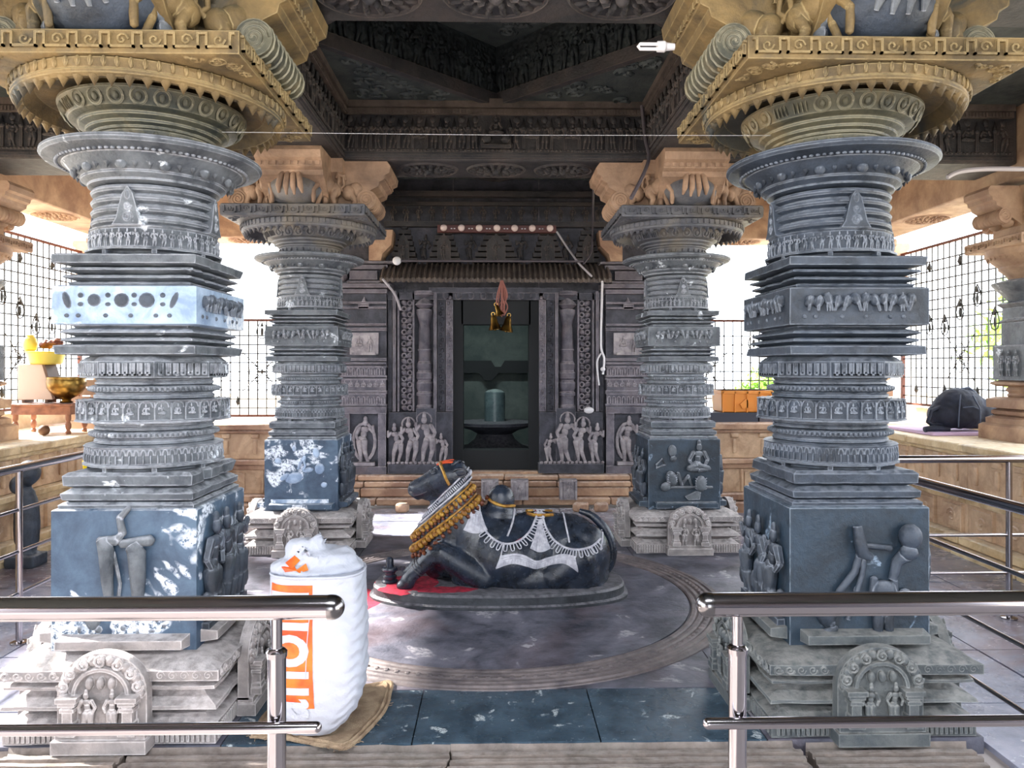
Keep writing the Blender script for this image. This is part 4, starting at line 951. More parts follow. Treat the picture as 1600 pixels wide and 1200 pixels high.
# ================================================================ IRON GRILLES
def grille(name, F, L, H, orn=True, seed=0):
    root = empty(name, kind='structure'); S_ = .12
    nv, nh = int(L/S_), int(H/S_)
    m = MB()
    for x in (-L/2, L/2): m.box(x-.025, x+.025, 0, H, -.02, .02, F)
    m.box(-L/2, L/2, 0, .03, -.015, .015, F); m.box(-L/2, L/2, H-.03, H, -.015, .015, F); m.build('frame', 'iron_r', root)
    vb = MB().box(-.0075, .0075, 0, H, -.006, .006, Fr((0, 0, 0), F.u, F.v, F.n)).build('vertical_bar', 'iron', root); vb.location = F(-L/2+S_, 0, 0)
    for i in range(2, nv): inst(vb, root, loc=F(-L/2+i*S_, 0, 0))
    hb = MB().box(-L/2, L/2, -.0075, .0075, -.006, .006, Fr((0, 0, 0), F.u, F.v, F.n)).build('horizontal_bar', 'iron', root); hb.location = F(0, S_, 0)
    for j in range(2, nh): inst(hb, root, loc=F(0, j*S_, 0))
    D = Fr((0, 0, 0), F.u, F.v, F.n)
    m = MB()
    for k in range(4): a = PI/2*k; m.arc((.085*math.cos(a), .085*math.sin(a), 0), .085, 0, 2*PI, .006, D, 4, 18)
    for sx in (-1, 1):
        for sy in (-1, 1): m.tube([(sx*.04, sy*.04, 0), (sx*.26, sy*.26, 0)], .006, 4, F=D)
    m.ell((0, 0, 0), (.025, .025, .015), D, 8, 5); fl = m.build('flower_ornament', 'iron', root)
    m = MB(); m.tube([(0, .14, 0), (.05, .06, 0), (.075, -.02, 0), (.05, -.09, 0), (0, -.11, 0), (-.05, -.09, 0), (-.075, -.02, 0), (-.05, .06, 0)], .008, 4, True, D)
    m.cone((0, .05, 0), .025, .07, D, 6); m.ell((0, -.02, 0), (.022, .06, .012), D, 7, 5); dr = m.build('drop_ornament', 'iron', root)
    m = MB(); m.cone((0, 0, 0), .03, .09, D, 6); m.cone((0, 0, 0), .03, -.06, D, 6); sp = m.build('spear_ornament', 'iron', root)
    k = 0; first = dict(a=1, b=1, c=1)
    def put(src, key, x, z):
        if first[key]: src.location = F(x, z, .01); first[key] = 0
        else: inst(src, root, loc=F(x, z, .01))
    x = -L/2+.5; i = 0
    while x < L/2-.3:
        if i % 2 == 0: put(fl, 'a', x, .60)
        put(dr, 'b', x+.0, 1.0 if i % 2 else 1.15); put(sp, 'c', x+.3, .2)
        if H > 1.5: put(dr, 'b', x+.3, 1.28 if i % 2 else .98); put(sp, 'c', x, 1.72)
        x += .62; i += 1
    return root
grille('window_1', Fr((5.4, 5.4, 1.12), (0, 1, 0), (0, 0, 1), (-1, 0, 0)), 9.2, 2.0)
grille('window_2', Fr((-5.4, 5.4, 1.12), (0, 1, 0), (0, 0, 1), (1, 0, 0)), 9.2, 2.0)
grille('window_3', Fr((3.6, 10.2, .95), (1, 0, 0), (0, 0, 1), (0, -1, 0)), 2.5, 1.3)
grille('window_4', Fr((-3.6, 10.2, .95), (1, 0, 0), (0, 0, 1), (0, -1, 0)), 2.5, 1.3)
# ================================================================ OUTSIDE
def tree(x, y, h, r, seed, lb):
    root = empty('tree', (x, y, -1.1)); tag(root, lb, 'tree', 'trees outside the grilles')
    m = MB(); m.tube([(0, 0, 0), (.1, .05, h*.3), (-.05, .1, h*.6), (.1, 0, h*.9)], [.18, .14, .1, .05], 8)
    for a in (0, 2.1, 4.2): m.tube([(0, .05, h*.4), (r*.4*math.cos(a), r*.4*math.sin(a), h*.6), (r*.7*math.cos(a), r*.7*math.sin(a), h*.75)], [.07, .05, .02], 6)
    m.build('trunk', 'bark', root)
    r_ = random.Random(seed); vs = []; fs = []
    cl = [Vector((r_.gauss(0, r*.4), r_.gauss(0, r*.4), h*.7+r_.gauss(0, h*.16))) for _ in range(26)]
    for c in cl:
        for _ in range(110):
            p = c+Vector((r_.gauss(0, .22), r_.gauss(0, .22), r_.gauss(0, .2)))*r*.6; u = Vector((r_.gauss(0, 1), r_.gauss(0, 1), r_.gauss(0, 1))).normalized(); v = u.cross(Vector((r_.gauss(0, 1), r_.gauss(0, 1), 1))).normalized()
            a, b = .13, .045; k = len(vs); vs += [p-u*a, p+v*b, p+u*a, p-v*b]; fs.append((k, k+1, k+2, k+3))
    me = bpy.data.meshes.new('crown'); me.from_pydata([tuple(v) for v in vs], [], fs); me.materials.append(M['leaf']); o = bpy.data.objects.new('crown', me); COL.objects.link(o); o.parent = root; o['kind'] = 'stuff'
tree(10.5, 13.2, 5.2, 2.0, 1, 'green leafy tree outside the right grille, seen left of the bench column')
tree(16.2, 18.0, 6.0, 2.2, 2, 'green leafy tree further right behind the right grille')
tree(8.5, 24.0, 2.6, 1.3, 3, 'small distant tree beyond the rear right grille, above the orange crate')

# hall continues behind the viewer: end wall with the entrance doorway
wf = empty('wall_front', kind='structure')
for a in ((-5.3, -1.1, -.2, 4.05), (1.1, 5.3, -.2, 4.05), (-1.1, 1.1, 2.6, 4.05)): MB().box(a[0], a[1], -4.9, -4.6, a[2], a[3]).build('masonry', 'wallst', wf)
MB().box(-2.0, 2.0, -4.6, 3.0, 4.05, 4.3).build('roof_slab', 'ceil_flat', ceiling)
# ================================================================ THE BULL ON ITS PEDESTAL
def remeshed(name, m, mat, vox=.012, smooth=3, sm_f=.5, parent=None, disp=0):
    me = bpy.data.meshes.new(name); me.from_pydata(m.v, [], m.f); me.validate()
    bm = bmesh.new(); bm.from_mesh(me); bmesh.ops.recalc_face_normals(bm, faces=bm.faces); bm.to_mesh(me); bm.free()
    o = bpy.data.objects.new(name, me); COL.objects.link(o)
    r_ = o.modifiers.new('r', 'REMESH'); r_.mode = 'VOXEL'; r_.voxel_size = vox
    s_ = o.modifiers.new('s', 'SMOOTH'); s_.iterations = smooth; s_.factor = sm_f
    dg = bpy.context.evaluated_depsgraph_get(); me2 = bpy.data.meshes.new_from_object(o.evaluated_get(dg))
    o.modifiers.clear(); o.data = me2; bpy.data.meshes.remove(me); me2.name = name
    me2.materials.clear(); me2.materials.append(M[mat])
    if disp:
        for v in me2.vertices:
            nn = noise.noise(v.co*9)*.6+noise.noise(v.co*24)*.4; v.co += v.normal*disp*nn
    for p in me2.polygons: p.use_smooth = True
    if parent: o.parent = parent
    return o
YB = 5.42
PX0, PX1 = P(587, 930, YB).x, P(973, 930, YB).x
pcx, prx = (PX0+PX1)/2, (PX1-PX0)/2*1.0
ped = empty('oval_pedestal', (0, 0, .012)); tag(ped, 'low oval dark stone pedestal under the bull, dusted with red powder at its left end', 'pedestal')
def oval(rx, ry, n=72, flat=.0):
    pts = []
    for j in range(n):
        a = 2*PI*j/n; c, s_ = math.cos(a), math.sin(a)
        q = 1-.02*noise.noise(Vector((c*2, s_*2, 1)))
        y = ry*math.copysign(abs(s_)**.75, s_); pts.append((pcx+rx*q*math.copysign(abs(c)**.85, c), YB+y*q))
    return pts
m = MB(); m.loft([[Vector((x, y, z)) for x, y in oval(prx*k, .43*k2)] for k, k2, z in ((1.03, 1.03, 0), (1.03, 1.03, .018), (1.0, 1.0, .03), (1.0, 1.0, .078), (.985, .97, .092), (.97, .95, .094))])
pb = m.build('slab', 'bull_d', ped)
m = MB(); m.loft([[Vector((pcx+(x-pcx)*.96, YB+(y-YB)*.93, z)) for x, y in oval(prx, .43)] for z in (.092, .097)]); 
# red powder lying on the left end of the slab and spilt on the floor
def powder(cx, cy, rx, ry, z, seed, name, parent):
    m = MB(); n = 40; rings = []
    for k, h in ((1, 0), (.8, .004), (.45, .006), (.05, .007)):
        rings.append([Vector((cx+rx*k*math.cos(2*PI*j/n)*(1+.25*noise.noise(Vector((math.cos(2*PI*j/n)*2, math.sin(2*PI*j/n)*2, seed)))), cy+ry*k*math.sin(2*PI*j/n)*(1+.35*noise.noise(Vector((math.cos(2*PI*j/n)*3, math.sin(2*PI*j/n)*3, seed+5)))), z+h)) for j in range(n)])
    m.loft(rings); o = m.build(name, 'redp', parent); o['kind'] = 'stuff'; return o
q = P(655, 926, 5.2); powder(pcx-prx*.70, YB-.12, .24, .25, .090, 1, 'red_powder', ped); powder(pcx-prx*.42, YB-.28, .26, .09, .090, 2, 'red_powder', ped)
q = P(592, 938, 5.25); spill = powder(pcx-prx-.07, YB-.16, .17, .27, .010, 3, 'red_powder', None); tag(spill, 'bright red powder spilt on the floor at the left end of the bull\'s pedestal', 'powder')
# body
ZP = .105
def C(px, py, dy=0): return P(px, py, YB+dy)
bm_ = MB()
def cap_(a, b, ra, rb, n=14): bm_.limb(a, b, ra, rb, n=n)
def el(c, r): bm_.ell(tuple(c), r, WORLD, 20, 14)
# trunk
def blob(px, py, dy, rx, ry, rz):  # rx along X, ry along Y, rz along Z
    c = C(px, py, dy); bm_.ell((c.x, c.y, c.z), (rx, ry, rz), WORLD, 24, 16)
blob(885, 862, 0, .27, .25, .275); blob(830, 866, 0, .32, .26, .265); blob(775, 862, 0, .28, .255, .285); blob(742, 858, 0, .22, .22, .29); blob(842, 840, 0, .36, .17, .19)
blob(912, 868, -.10, .19, .15, .24); blob(912, 868, .10, .19, .15, .24); blob(830, 893, 0, .45, .29, .19); blob(800, 870, -.03, .30, .28, .25); blob(900, 885, 0, .24, .29, .22)
blob(783, 782, 0, .098, .085, .115); blob(778, 805, 0, .13, .11, .10); blob(735, 880, -.10, .16, .13, .22); blob(735, 880, .10, .16, .13, .22)
# neck: stacked capsules
cap_(C(735, 842), C(712, 790), .205, .15, 20); cap_(C(718, 800), C(714, 762), .165, .105, 20); cap_(C(716, 806), C(700, 868), .175, .185, 20); cap_(C(700, 850), C(684, 880), .16, .13, 20); cap_(C(690, 830), C(676, 880), .09, .075)
# dewlap
cap_(C(684, 806), C(668, 838), .085, .10, 16); cap_(C(670, 836), C(664, 876), .105, .085, 16); cap_(C(684, 790), C(672, 830), .06, .05)
# head
cap_(C(716, 743), C(694, 745), .112, .108, 18); cap_(C(695, 746), C(664, 761), .108, .082, 18); cap_(C(664, 761), C(649, 765), .084, .068, 16)
cap_(C(700, 762), C(665, 774), .07, .04, 16); cap_(C(655, 774), C(651, 772), .038, .034); blob(707, 729, 0, .07, .08, .045); blob(695, 757, -.045, .05, .035, .05)
# folded near foreleg, hoof in front; far foreleg pushed forward
for dy, ox in ((-.23, 0), (.20, -8)):
    cap_(C(757+ox, 905, dy+.05), C(690+ox, 866, dy), .095, .078, 16); cap_(C(690+ox, 864, dy), C(676+ox, 868, dy), .078, .070, 16); cap_(C(676+ox, 868, dy), C(647+ox, 896, dy), .066, .048, 14)
    cap_(C(645+ox, 896, dy), C(637+ox, 908, dy), .046, .055, 12); blob(633+ox, 915, dy, .062, .05, .045)
cap_(C(757, 905, -.18), C(770, 880, -.12), .09, .10)
# folded hind legs
for s_ in (-1, 1):
    cap_(C(905, 870, .17*s_), C(860, 905, .23*s_), .15, .085, 16); cap_(C(860, 914, .22*s_), C(915, 918, .23*s_), .055, .045, 12); cap_(C(918, 905, .18*s_), C(937, 917, .18*s_), .05, .042, 12)
body_m = bm_
bull = remeshed('bull_statue', body_m, 'bull', .0115, 4, .5)
for v in bull.data.vertices:
    if v.co.z < ZP: v.co.z = ZP
tag(bull, 'black polished stone bull lying on the oval pedestal, wearing painted gold and white garlands', 'statue', kind='thing')
bull.data.update()
dgx = bpy.context.evaluated_depsgraph_get()
BV = BVHTree.FromObject(bull, dgx)
def hit(px, py, dy=-1.2, off=.003):
    """point of the near flank seen at a design pixel, pushed off the skin"""
    o = Vector((0, 0, EYE)); d = (P(px, py, 5.2)-o).normalized(); h = BV.ray_cast(o, d)
    if h[0] is None: return None, None
    return h[0]+h[1]*off, h[1]
def far(p, n, off=.003):
    h = BV.ray_cast(Vector((p.x, YB+1.2, p.z)), Vector((0, -1, 0)))
    if h[0] is None: return None, None
    return h[0]+h[1]*off, h[1]
def smooth_pts(ctrl, n):
    """Catmull-Rom through control points"""
    out = []; c = [ctrl[0]]+list(ctrl)+[ctrl[-1]]; seg = len(ctrl)-1
    for i in range(n+1):
        t = i/n*seg; k = min(int(t), seg-1); t -= k; p0, p1, p2, p3 = [Vector(x) for x in c[k:k+4]]
        out.append(.5*((2*p1)+(p2-p0)*t+(2*p0-5*p1+4*p2-p3)*t*t+(3*p1-p0-3*p2+p3)*t*t*t))
    return out
def skin_curve(ctrl, n, off=.003): 
    r_ = []
    for q in smooth_pts([(a, b, 0) for a, b in ctrl], n):
        p, nn = hit(q.x, q.y, off=off)
        if p is not None: r_.append((p, nn))
    return r_
def both(fn):
    """run the drawing for the near flank and for its mirror on the far flank"""
    for sgn in (0, 1): fn(sgn)
def conv(lst, sgn, off=.003):
    if not sgn: return lst
    out = []
    for p, n in lst:
        a, b = far(p, n, off)
        if a is not None: out.append((a, b))
    return out
def line(name, ctrl, r, mat, n=30, off=.003):
    m = MB()
    for sgn in (0, 1):
        pts = conv(skin_curve(ctrl, n, off), sgn, off)
        if len(pts) > 2: m.tube([p for p, _ in pts], r, 6)
    return m.build(name, mat, bull)
# neck bands: loops cut by planes through the neck
def loop(a, b, tilt=0, off=.0, n=72):
    """closed loop round the neck through the two silhouette points a (front, px) and b (back, px)"""
    A, B = C(*a), C(*b); c = (A+B)/2; e = (B-A).normalized(); y = Vector((0, 1, 0)); pts = []
    for j in range(n):
        t = 2*PI*j/n; d = e*math.cos(t)+y*math.sin(t); h = None; o = c+d*1.0; org = c+d*.42
        hh = BV.ray_cast(org, -d, .42)
        if hh[0] is None: continue
        pts.append((hh[0]+hh[1]*off, hh[1], d))
    # even spacing along the loop
    k = len(pts)
    if k < 8: return pts
    seg = [(pts[(i+1) % k][0]-pts[i][0]).length for i in range(k)]; tot = sum(seg); out = []; i = 0; acc = 0
    for j in range(n):
        t = tot*j/n
        while acc+seg[i] < t and i < k-1: acc += seg[i]; i += 1
        f_ = (t-acc)/max(seg[i], 1e-6); a_, b_ = pts[i], pts[(i+1) % k]
        out.append((a_[0].lerp(b_[0], f_), a_[1].lerp(b_[1], f_).normalized(), a_[2]))
    return out
def band(name, a, b, r, mat, off=.003):
    L = loop(a, b, off=off); m = MB(); m.tube([p for p, _, _ in L], r, 6, closed=True); return m.build(name, mat, bull), L
def beads(name, a, b, mat, s_, every=1, off=.012, lobes=False, n=72):
    L = loop(a, b, off=off, n=n); m = MB()
    for i, (p, nn, d) in enumerate(L):
        if i % every: continue
        nx = L[(i+1) % len(L)][0]-p
        if nx.length < 1e-5: continue
        u = nx.normalized(); v = nn.cross(u).normalized(); m.ell((0, 0, 0), (s_[0], s_[1], s_[2]), Fr(p, u, v, nn), 8, 6)
    return m.build(name, mat, bull)
LPX = [((672, 803), (724, 742)), ((668, 815), (732, 748)), ((664, 830), (740, 757)), ((655, 843), (745, 768)), ((650, 858), (752, 780))]
band('white_collar', (664, 800), (722, 741), .006, 'silver'); beads('white_collar', (661, 808), (727, 745), 'silver', (.005, .016, .007), off=.004); band('white_collar', (658, 816), (732, 749), .007, 'silver')
band('gold_chain', (655, 825), (737, 753), .009, 'gold'); beads('gold_bell_garland', (650, 836), (741, 759), 'gold', (.018, .022, .020), 2); beads('dark_gaps', (648, 843), (743, 764), 'copper', (.012, .014, .012), 2, .008)
band('gold_chain', (645, 852), (746, 769), .010, 'gold'); beads('gold_bell_garland', (642, 861), (749, 777), 'gold', (.020, .025, .022), 2, n=84); beads('copper_garland', (641, 872), (751, 786), 'copper', (.015, .018, .015), 2, .006)
# saddle cloth swags
def swag(ctrl, n_u):
    line('white_swag', ctrl, .008, 'silver', 44, .004)
    m = MB()
    for sgn in (0, 1):
        pts = conv(skin_curve(ctrl, n_u*4, .004), sgn, .004)
        for i in range(2, len(pts)-3, 4):
            p, nn = pts[i]; tg = (pts[min(i+1, len(pts)-1)][0]-pts[i-1][0]).normalized(); dn = nn.cross(tg)
            if dn.z > 0: dn = -dn
            if abs(tg.x) < .3:
                dn = nn.cross(tg)
                if (dn.x < 0) == (p.x > (P(ctrl[len(ctrl)//2][0], 800, 5.2).x)): dn = -dn
            G = Fr(p, tg, dn, nn)
            m.tube([(-.011, .006, .002), (-.011, .046, .000), (-.006, .055, -.001), (.006, .055, -.001), (.011, .046, 0), (.011, .006, .002)], .0042, 5, F=G)
    m.build('looped_fringe', 'silver', bull)
swag([(748, 790), (752, 815), (766, 838), (788, 850), (810, 846), (828, 830), (838, 808), (841, 800)], 19)
swag([(846, 800), (852, 822), (864, 842), (884, 856), (905, 859), (924, 854), (938, 842)], 17)
line('inner_cloth_edge', [(838, 802), (833, 822), (820, 838), (806, 846)], .004, 'redp', 16)
line('cloth_fold', [(803, 796), (801, 815), (793, 838)], .007, 'silver', 16); line('cloth_fold', [(880, 800), (884, 820), (890, 848)], .006, 'silver', 16)
line('gold_hump_band', [(761, 775), (768, 783), (785, 790), (803, 790)], .011, 'gold', 20, .004); 
def patch(name, rows, mat, off=.006, both_=True, th=.006):
    """cloth patch laid on the flank; rows are lists of design pixels; one part for each flank"""
    first = None
    for sgn in ((0, 1) if both_ else (0,)):
        g = []; m = MB()
        for r_ in rows:
            q = [hit(x, y, off=off) for x, y in r_]
            if any(a is None for a, _ in q): continue
            if sgn: q = [far(a, b, off) for a, b in q]
            if any(a is None for a, _ in q): continue
            g.append(q)
        if len(g) < 2: continue
        nr, nc = len(g), len(g[0]); vs = [p for r_ in g for p, _ in r_]+[p-n*th for r_ in g for p, n in r_]; fs = []; K = nr*nc
        for i in range(nr-1):
            for j in range(nc-1):
                a = i*nc+j; fs += [(a, a+1, a+nc+1, a+nc), (a+K, a+nc+K, a+nc+1+K, a+1+K)]
        for j in range(nc-1): fs += [(j, j+K, j+1+K, j+1), ((nr-1)*nc+j, (nr-1)*nc+j+1, (nr-1)*nc+j+1+K, (nr-1)*nc+j+K)]
        for i in range(nr-1): fs += [(i*nc, i*nc+nc, i*nc+nc+K, i*nc+K), (i*nc+nc-1, i*nc+nc-1+K, i*nc+2*nc-1+K, i*nc+2*nc-1)]
        m.add(vs, fs); o = m.build(name, mat, bull); first = first or o
    return first
def lerp(a, b, t): return a+(b-a)*t
top = smooth_pts([(783, 868, 0), (805, 865, 0), (820, 868, 0), (838, 876, 0), (855, 871, 0), (880, 866, 0), (899, 869, 0)], 26); bot = smooth_pts([(775, 889, 0), (800, 881, 0), (822, 885, 0), (838, 889, 0), (858, 884, 0), (882, 881, 0), (903, 894, 0)], 26)
patch('white_cloth_border', [[(lerp(a.x, b.x, k/4), lerp(a.y, b.y, k/4)) for a, b in zip(top, bot)] for k in range(5)], 'silver')
m = MB()
for sgn in (0, 1):
    for q in (.22, .42): 
        pts = conv([hit(lerp(a.x, b.x, q), lerp(a.y, b.y, q), off=.008) for a, b in zip(top, bot)], sgn, .008); m.tube([p for p, _ in pts], .003, 5)
    for a, b in zip(top[::1], bot[::1]):
        pts = conv([hit(lerp(a.x, b.x, q), lerp(a.y, b.y, q), off=.008) for q in (.55, .75, .92)], sgn, .008)
        if len(pts) == 3: m.tube([p for p, _ in pts], .0025, 4)
m.build('cloth_stitching', 'bull_d' if False else 'silver', bull)
line('cloth_cord', [(787, 848), (783, 868), (776, 888)], .005, 'silver', 14)
def fan(cx, y0, y1, w0, w1, name='white_tassel'):
    rows = []
    for k in range(8):
        t = k/7; yy = lerp(y0, y1, t); ww = lerp(w0, w1, t**1.3); rows.append([(cx+ww*(j/5-1), yy+(math.cos((j/5-1)*PI/2)*6*t)) for j in range(11)])
    o = patch(name, rows, 'silver')
    m = MB()
    for sgn in (0, 1):
        for j in range(1, 10, 2):
            pts = conv([hit(r_[j][0], r_[j][1], off=.008) for r_ in rows if hit(r_[j][0], r_[j][1])[0] is not None], sgn, .008)
            if len(pts) > 2: m.tube([p for p, _ in pts], .0028, 4)
    m.build('tassel_ridge', 'silver', o)
fan(844, 814, 857, 3, 16); fan(743, 800, 828, 8, 19)
line('gold_saddle_patch', [(824, 803), (840, 806), (864, 805)], .013, 'gold', 14, .004)
line('white_hip_band', [(940, 822), (941, 838), (938, 858)], .006, 'silver', 12)
# head band, eye, mouth, nostril, ears, stub horns
line('gold_head_band', [(687, 724), (692, 735), (697, 748), (702, 757)], .011, 'gold', 14); line('orange_poll_band', [(678, 729), (688, 725), (700, 723), (708, 723)], .008, 'orangep', 10)
line('orange_poll_band', [(688, 722), (690, 727)], .012, 'gold', 4)
line('mouth_line', [(641, 773), (650, 774), (660, 771), (667, 768)], .003, 'bull_d', 10, .001)
p, nn = hit(678, 738, off=0)
if p:
    u = nn.cross(Vector((0, 0, 1))).normalized(); v = u.cross(nn).normalized()
    for sgn in (0, 1):
        if sgn: p, nn = far(p, nn, 0); u = nn.cross(Vector((0, 0, 1))).normalized(); v = u.cross(nn).normalized()
        G = Fr(p, u, v, nn); e = MB(); e.ell((0, 0, .004), (.018, .012, .008), G, 12, 8); eo = e.build('eye', 'bull_d', bull); e = MB(); e.arc((0, 0, .008), .022, 0, 2*PI, .0035, G, 5, 16, ry=.015); e.arc((-.004, .014, .006), .028, R(10), R(170), .004, G, 5, 10, ry=.018); e.build('eyelid', 'bull', eo)
p, nn = hit(641, 758, off=0)
if p is not None:
    for sgn in (0, 1):
        if sgn: p, nn = far(p, nn, 0)
        if p is None: break
        G = Fr(p, nn.cross(Vector((0, 0, 1))).normalized(), (0, 0, 1), nn); e = MB(); e.arc((0, 0, .001), .011, 0, 2*PI, .004, G, 5, 12); e.build('nostril', 'bull_d', bull)
for s_ in (-1, 1):
    b0_, t0_ = C(707 if s_ < 0 else 704, 740 if s_ < 0 else 730, .075*s_), C(732 if s_ < 0 else 726, 737 if s_ < 0 else 722, .17*s_)
    d = (t0_-b0_); L = d.length; d.normalize(); n_ = Vector((0, s_, 0)); n_ = (n_-d*n_.dot(d)).normalized(); v = d.cross(n_)
    G = Fr(b0_, d, v, n_); rings = []
    for i in range(11):
        t = i/10; ww = .034*math.sin(PI*min(1, .12+t*.88))**.7+.002; rings.append([G(L*t, ww*math.cos(a), ww*.5*math.sin(a)-(.012*math.sin(PI*t) if math.sin(a) > .3 else 0)) for a in [2*PI*j/12 for j in range(12)]])
    e = MB(); e.loft(rings); eo = e.build('ear', 'bull', bull)
    e = MB(); e.arc((L*.52, 0, .012), L*.40, 0, 2*PI, .0045, G, 5, 18, ry=.028); e.build('ear_rim', 'bull_d', eo)
    c0 = C(708, 727, .055*s_); e = MB(); e.tube([c0, c0+Vector((.02, .01*s_, .02)), c0+Vector((.05, .0, .035))], [.02, .016, .006], 8); e.build('horn', 'bull', bull)
# tail, sweeping from the rump to the pedestal
pts = smooth_pts([tuple(C(905, 798, -.02)), tuple(C(925, 806, -.03)), tuple(C(945, 826, -.05)), tuple(C(956, 852, -.06)), tuple(C(955, 878, -.06)), tuple(C(944, 898, -.05)), tuple(C(936, 908, -.04))], 26)
m = MB(); m.tube(pts, [.018+.016*math.sin(PI*min(1, i/26*1.1))*1 for i in range(27)], 12); m.build('tail', 'bull', bull)
for k, (x, y) in enumerate(((658, 883), (655, 887), (652, 891))):
    L = C(x, y, -.23); m = MB(); d = (C(645, 896, -.23)-C(672, 868, -.23)).normalized(); u = Vector((0, 1, 0)); v = d.cross(u); G = Fr(L, u, v, d); m.arc((0, 0, 0), .049, 0, 2*PI, .006, G, 5, 22); m.build('anklet', 'bull_d', bull)
# little linga in front of the hoof
mini = empty('small_linga', tuple(P(609, 915, 5.33).xy)+(.106,)); tag(mini, 'small dark stone linga on a stepped base at the bull\'s front hoof', 'idol')
MB().lathe([(.055, 0), (.058, .012), (.045, .022), (.05, .034), (.05, .045), (.036, .055), (.04, .07), (.058, .085), (.06, .095), (.056, .105), (.02, .11)], 24).build('stepped_base', 'bull', mini)
m = MB(); m.box(.04, .105, -.016, .016, .085, .105); m.build('spout', 'bull', mini)
MB().lathe([(.026, .10), (.027, .15), (.024, .165), (.014, .174), (.003, .177)], 20).build('shaft', 'bull', mini)
# ================================================================ FRONT STEEL RAILS
def rod(m, a, b, r, n=24, dome=(False, False)):
    a = Vector(a); b = Vector(b); d = (b-a).normalized(); pts = []; rr = []
    if dome[0]:
        for k in range(7): t = PI/2*k/6; pts.append(a-d*r*math.cos(t)); rr.append(max(r*math.sin(t), .0005))
    else: pts.append(a); rr.append(r)
    if dome[1]:
        for k in range(7): t = PI/2*k/6; pts.append(b+d*r*math.sin(t)); rr.append(max(r*math.cos(t), .0005))
    else: pts.append(b); rr.append(r)
    return m.tube(pts, rr, n)
YR = 1.70
def front_rail(x_end, x_far, x_low, x_post, lb, sg):
    root = empty('guard_rail', (x_post, YR, -.2)); tag(root, lb, 'railing', 'stainless steel railings')
    def b_(m, n_, mt='steel', par=None):
        m.v = [(x-x_post, y-YR, z+.2) for x, y, z in m.v]; return m.build(n_, mt, par or root)
    zh = EYE-(947-575)*YR/F_PX; r = .0265
    m = MB(); rod(m, (x_end-sg*.035, YR, zh), (x_far, YR, zh), r, 28); h = b_(m, 'handrail')
    m = MB(); rod(m, (x_end-sg*r, YR, zh), (x_end-sg*.035, YR, zh), r*1.03, 28, (True, False)); b_(m, 'end_cap', 'steel_d', h)
    zl = EYE-(1127-575)*YR/F_PX; m = MB(); rod(m, (x_low, YR-.02, zl), (x_far, YR-.02, zl), .0125, 18, (True, False)); b_(m, 'lower_bar')
    zs = EYE-(1018-575)*YR/F_PX
    for xx in (x_post, x_post-sg*1.3):
        m = MB(); rod(m, (xx, YR+.012, -.19), (xx, YR+.012, zs), .0205, 22); pz = b_(m, 'post')
        m = MB(); rod(m, (xx, YR+.012, zs), (xx, YR+.012, zh-r+.004), .012, 18); b_(m, 'spigot', 'steel', pz)
        m = MB(); m.lathe([(.0225, zs-.012), (.0235, zs), (.018, zs+.006), (.013, zs+.008)], 22, Fr((xx, YR+.012, 0), (1, 0, 0), (0, 1, 0), (0, 0, 1))); b_(m, 'collar', 'steel', pz)
        m = MB(); m.lathe([(.05, -.2), (.05, -.192), (.025, -.185)], 22, Fr((xx, YR+.012, 0), (1, 0, 0), (0, 1, 0), (0, 0, 1))); b_(m, 'foot_flange', 'steel', pz)
front_rail(P(538, 947, YR).x, -2.4, P(497, 1127, YR).x, P(430, 947, YR).x, 'near left steel guard rail ending in a rounded cap in front of the sack', 1)
front_rail(P(1088, 947, YR).x, 2.6, P(1103, 1127, YR).x, P(1155, 947, YR).x, 'near right steel guard rail ending in a rounded cap before the dark slate column', -1)
def side_rail(pts, hs, posts, lb):
    root = empty('guard_rail', (pts[0][0], pts[0][1], -.05)); tag(root, lb, 'railing', 'stainless steel railings'); o_ = Vector(root.location)
    for k, z in enumerate(hs):
        m = MB(); q = [Vector((x, y, z))-o_ for x, y in pts]; m.tube(q, .025 if k == 0 else .011, 18); m.build('handrail' if k == 0 else 'lower_bar', 'steel', root)
    for x, y in posts:
        m = MB(); rod(m, Vector((x, y, -.045))-o_, Vector((x, y, hs[0]-.02))-o_, .019, 18); p_ = m.build('post', 'steel', root)
        m = MB(); m.lathe([(.05, 0), (.05, .008), (.025, .015)], 20, Fr(Vector((x, y, -.05))-o_, (1, 0, 0), (0, 1, 0), (0, 0, 1))); m.build('foot_flange', 'steel', p_)
side_rail([(-2.86, 1.72), (-2.86, 6.5)], (1.0, .75, .50, .25), [(-2.86, 4.63), (-2.86, 2.6), (-2.86, 6.4)], 'left side steel rail running back past the left foreground column')
side_rail([(2.24, 1.72), (2.24, 4.9)], (1.0, .715, .417, .14), [(2.24, 4.85), (2.24, 2.7)], 'right side steel rail running back behind the right foreground column')
side_rail([(2.30, 4.95), (4.1, 4.95)], (1.0, .5, .25), [(3.38, 4.95)], 'steel rail crossing the right aisle toward the carved bench')
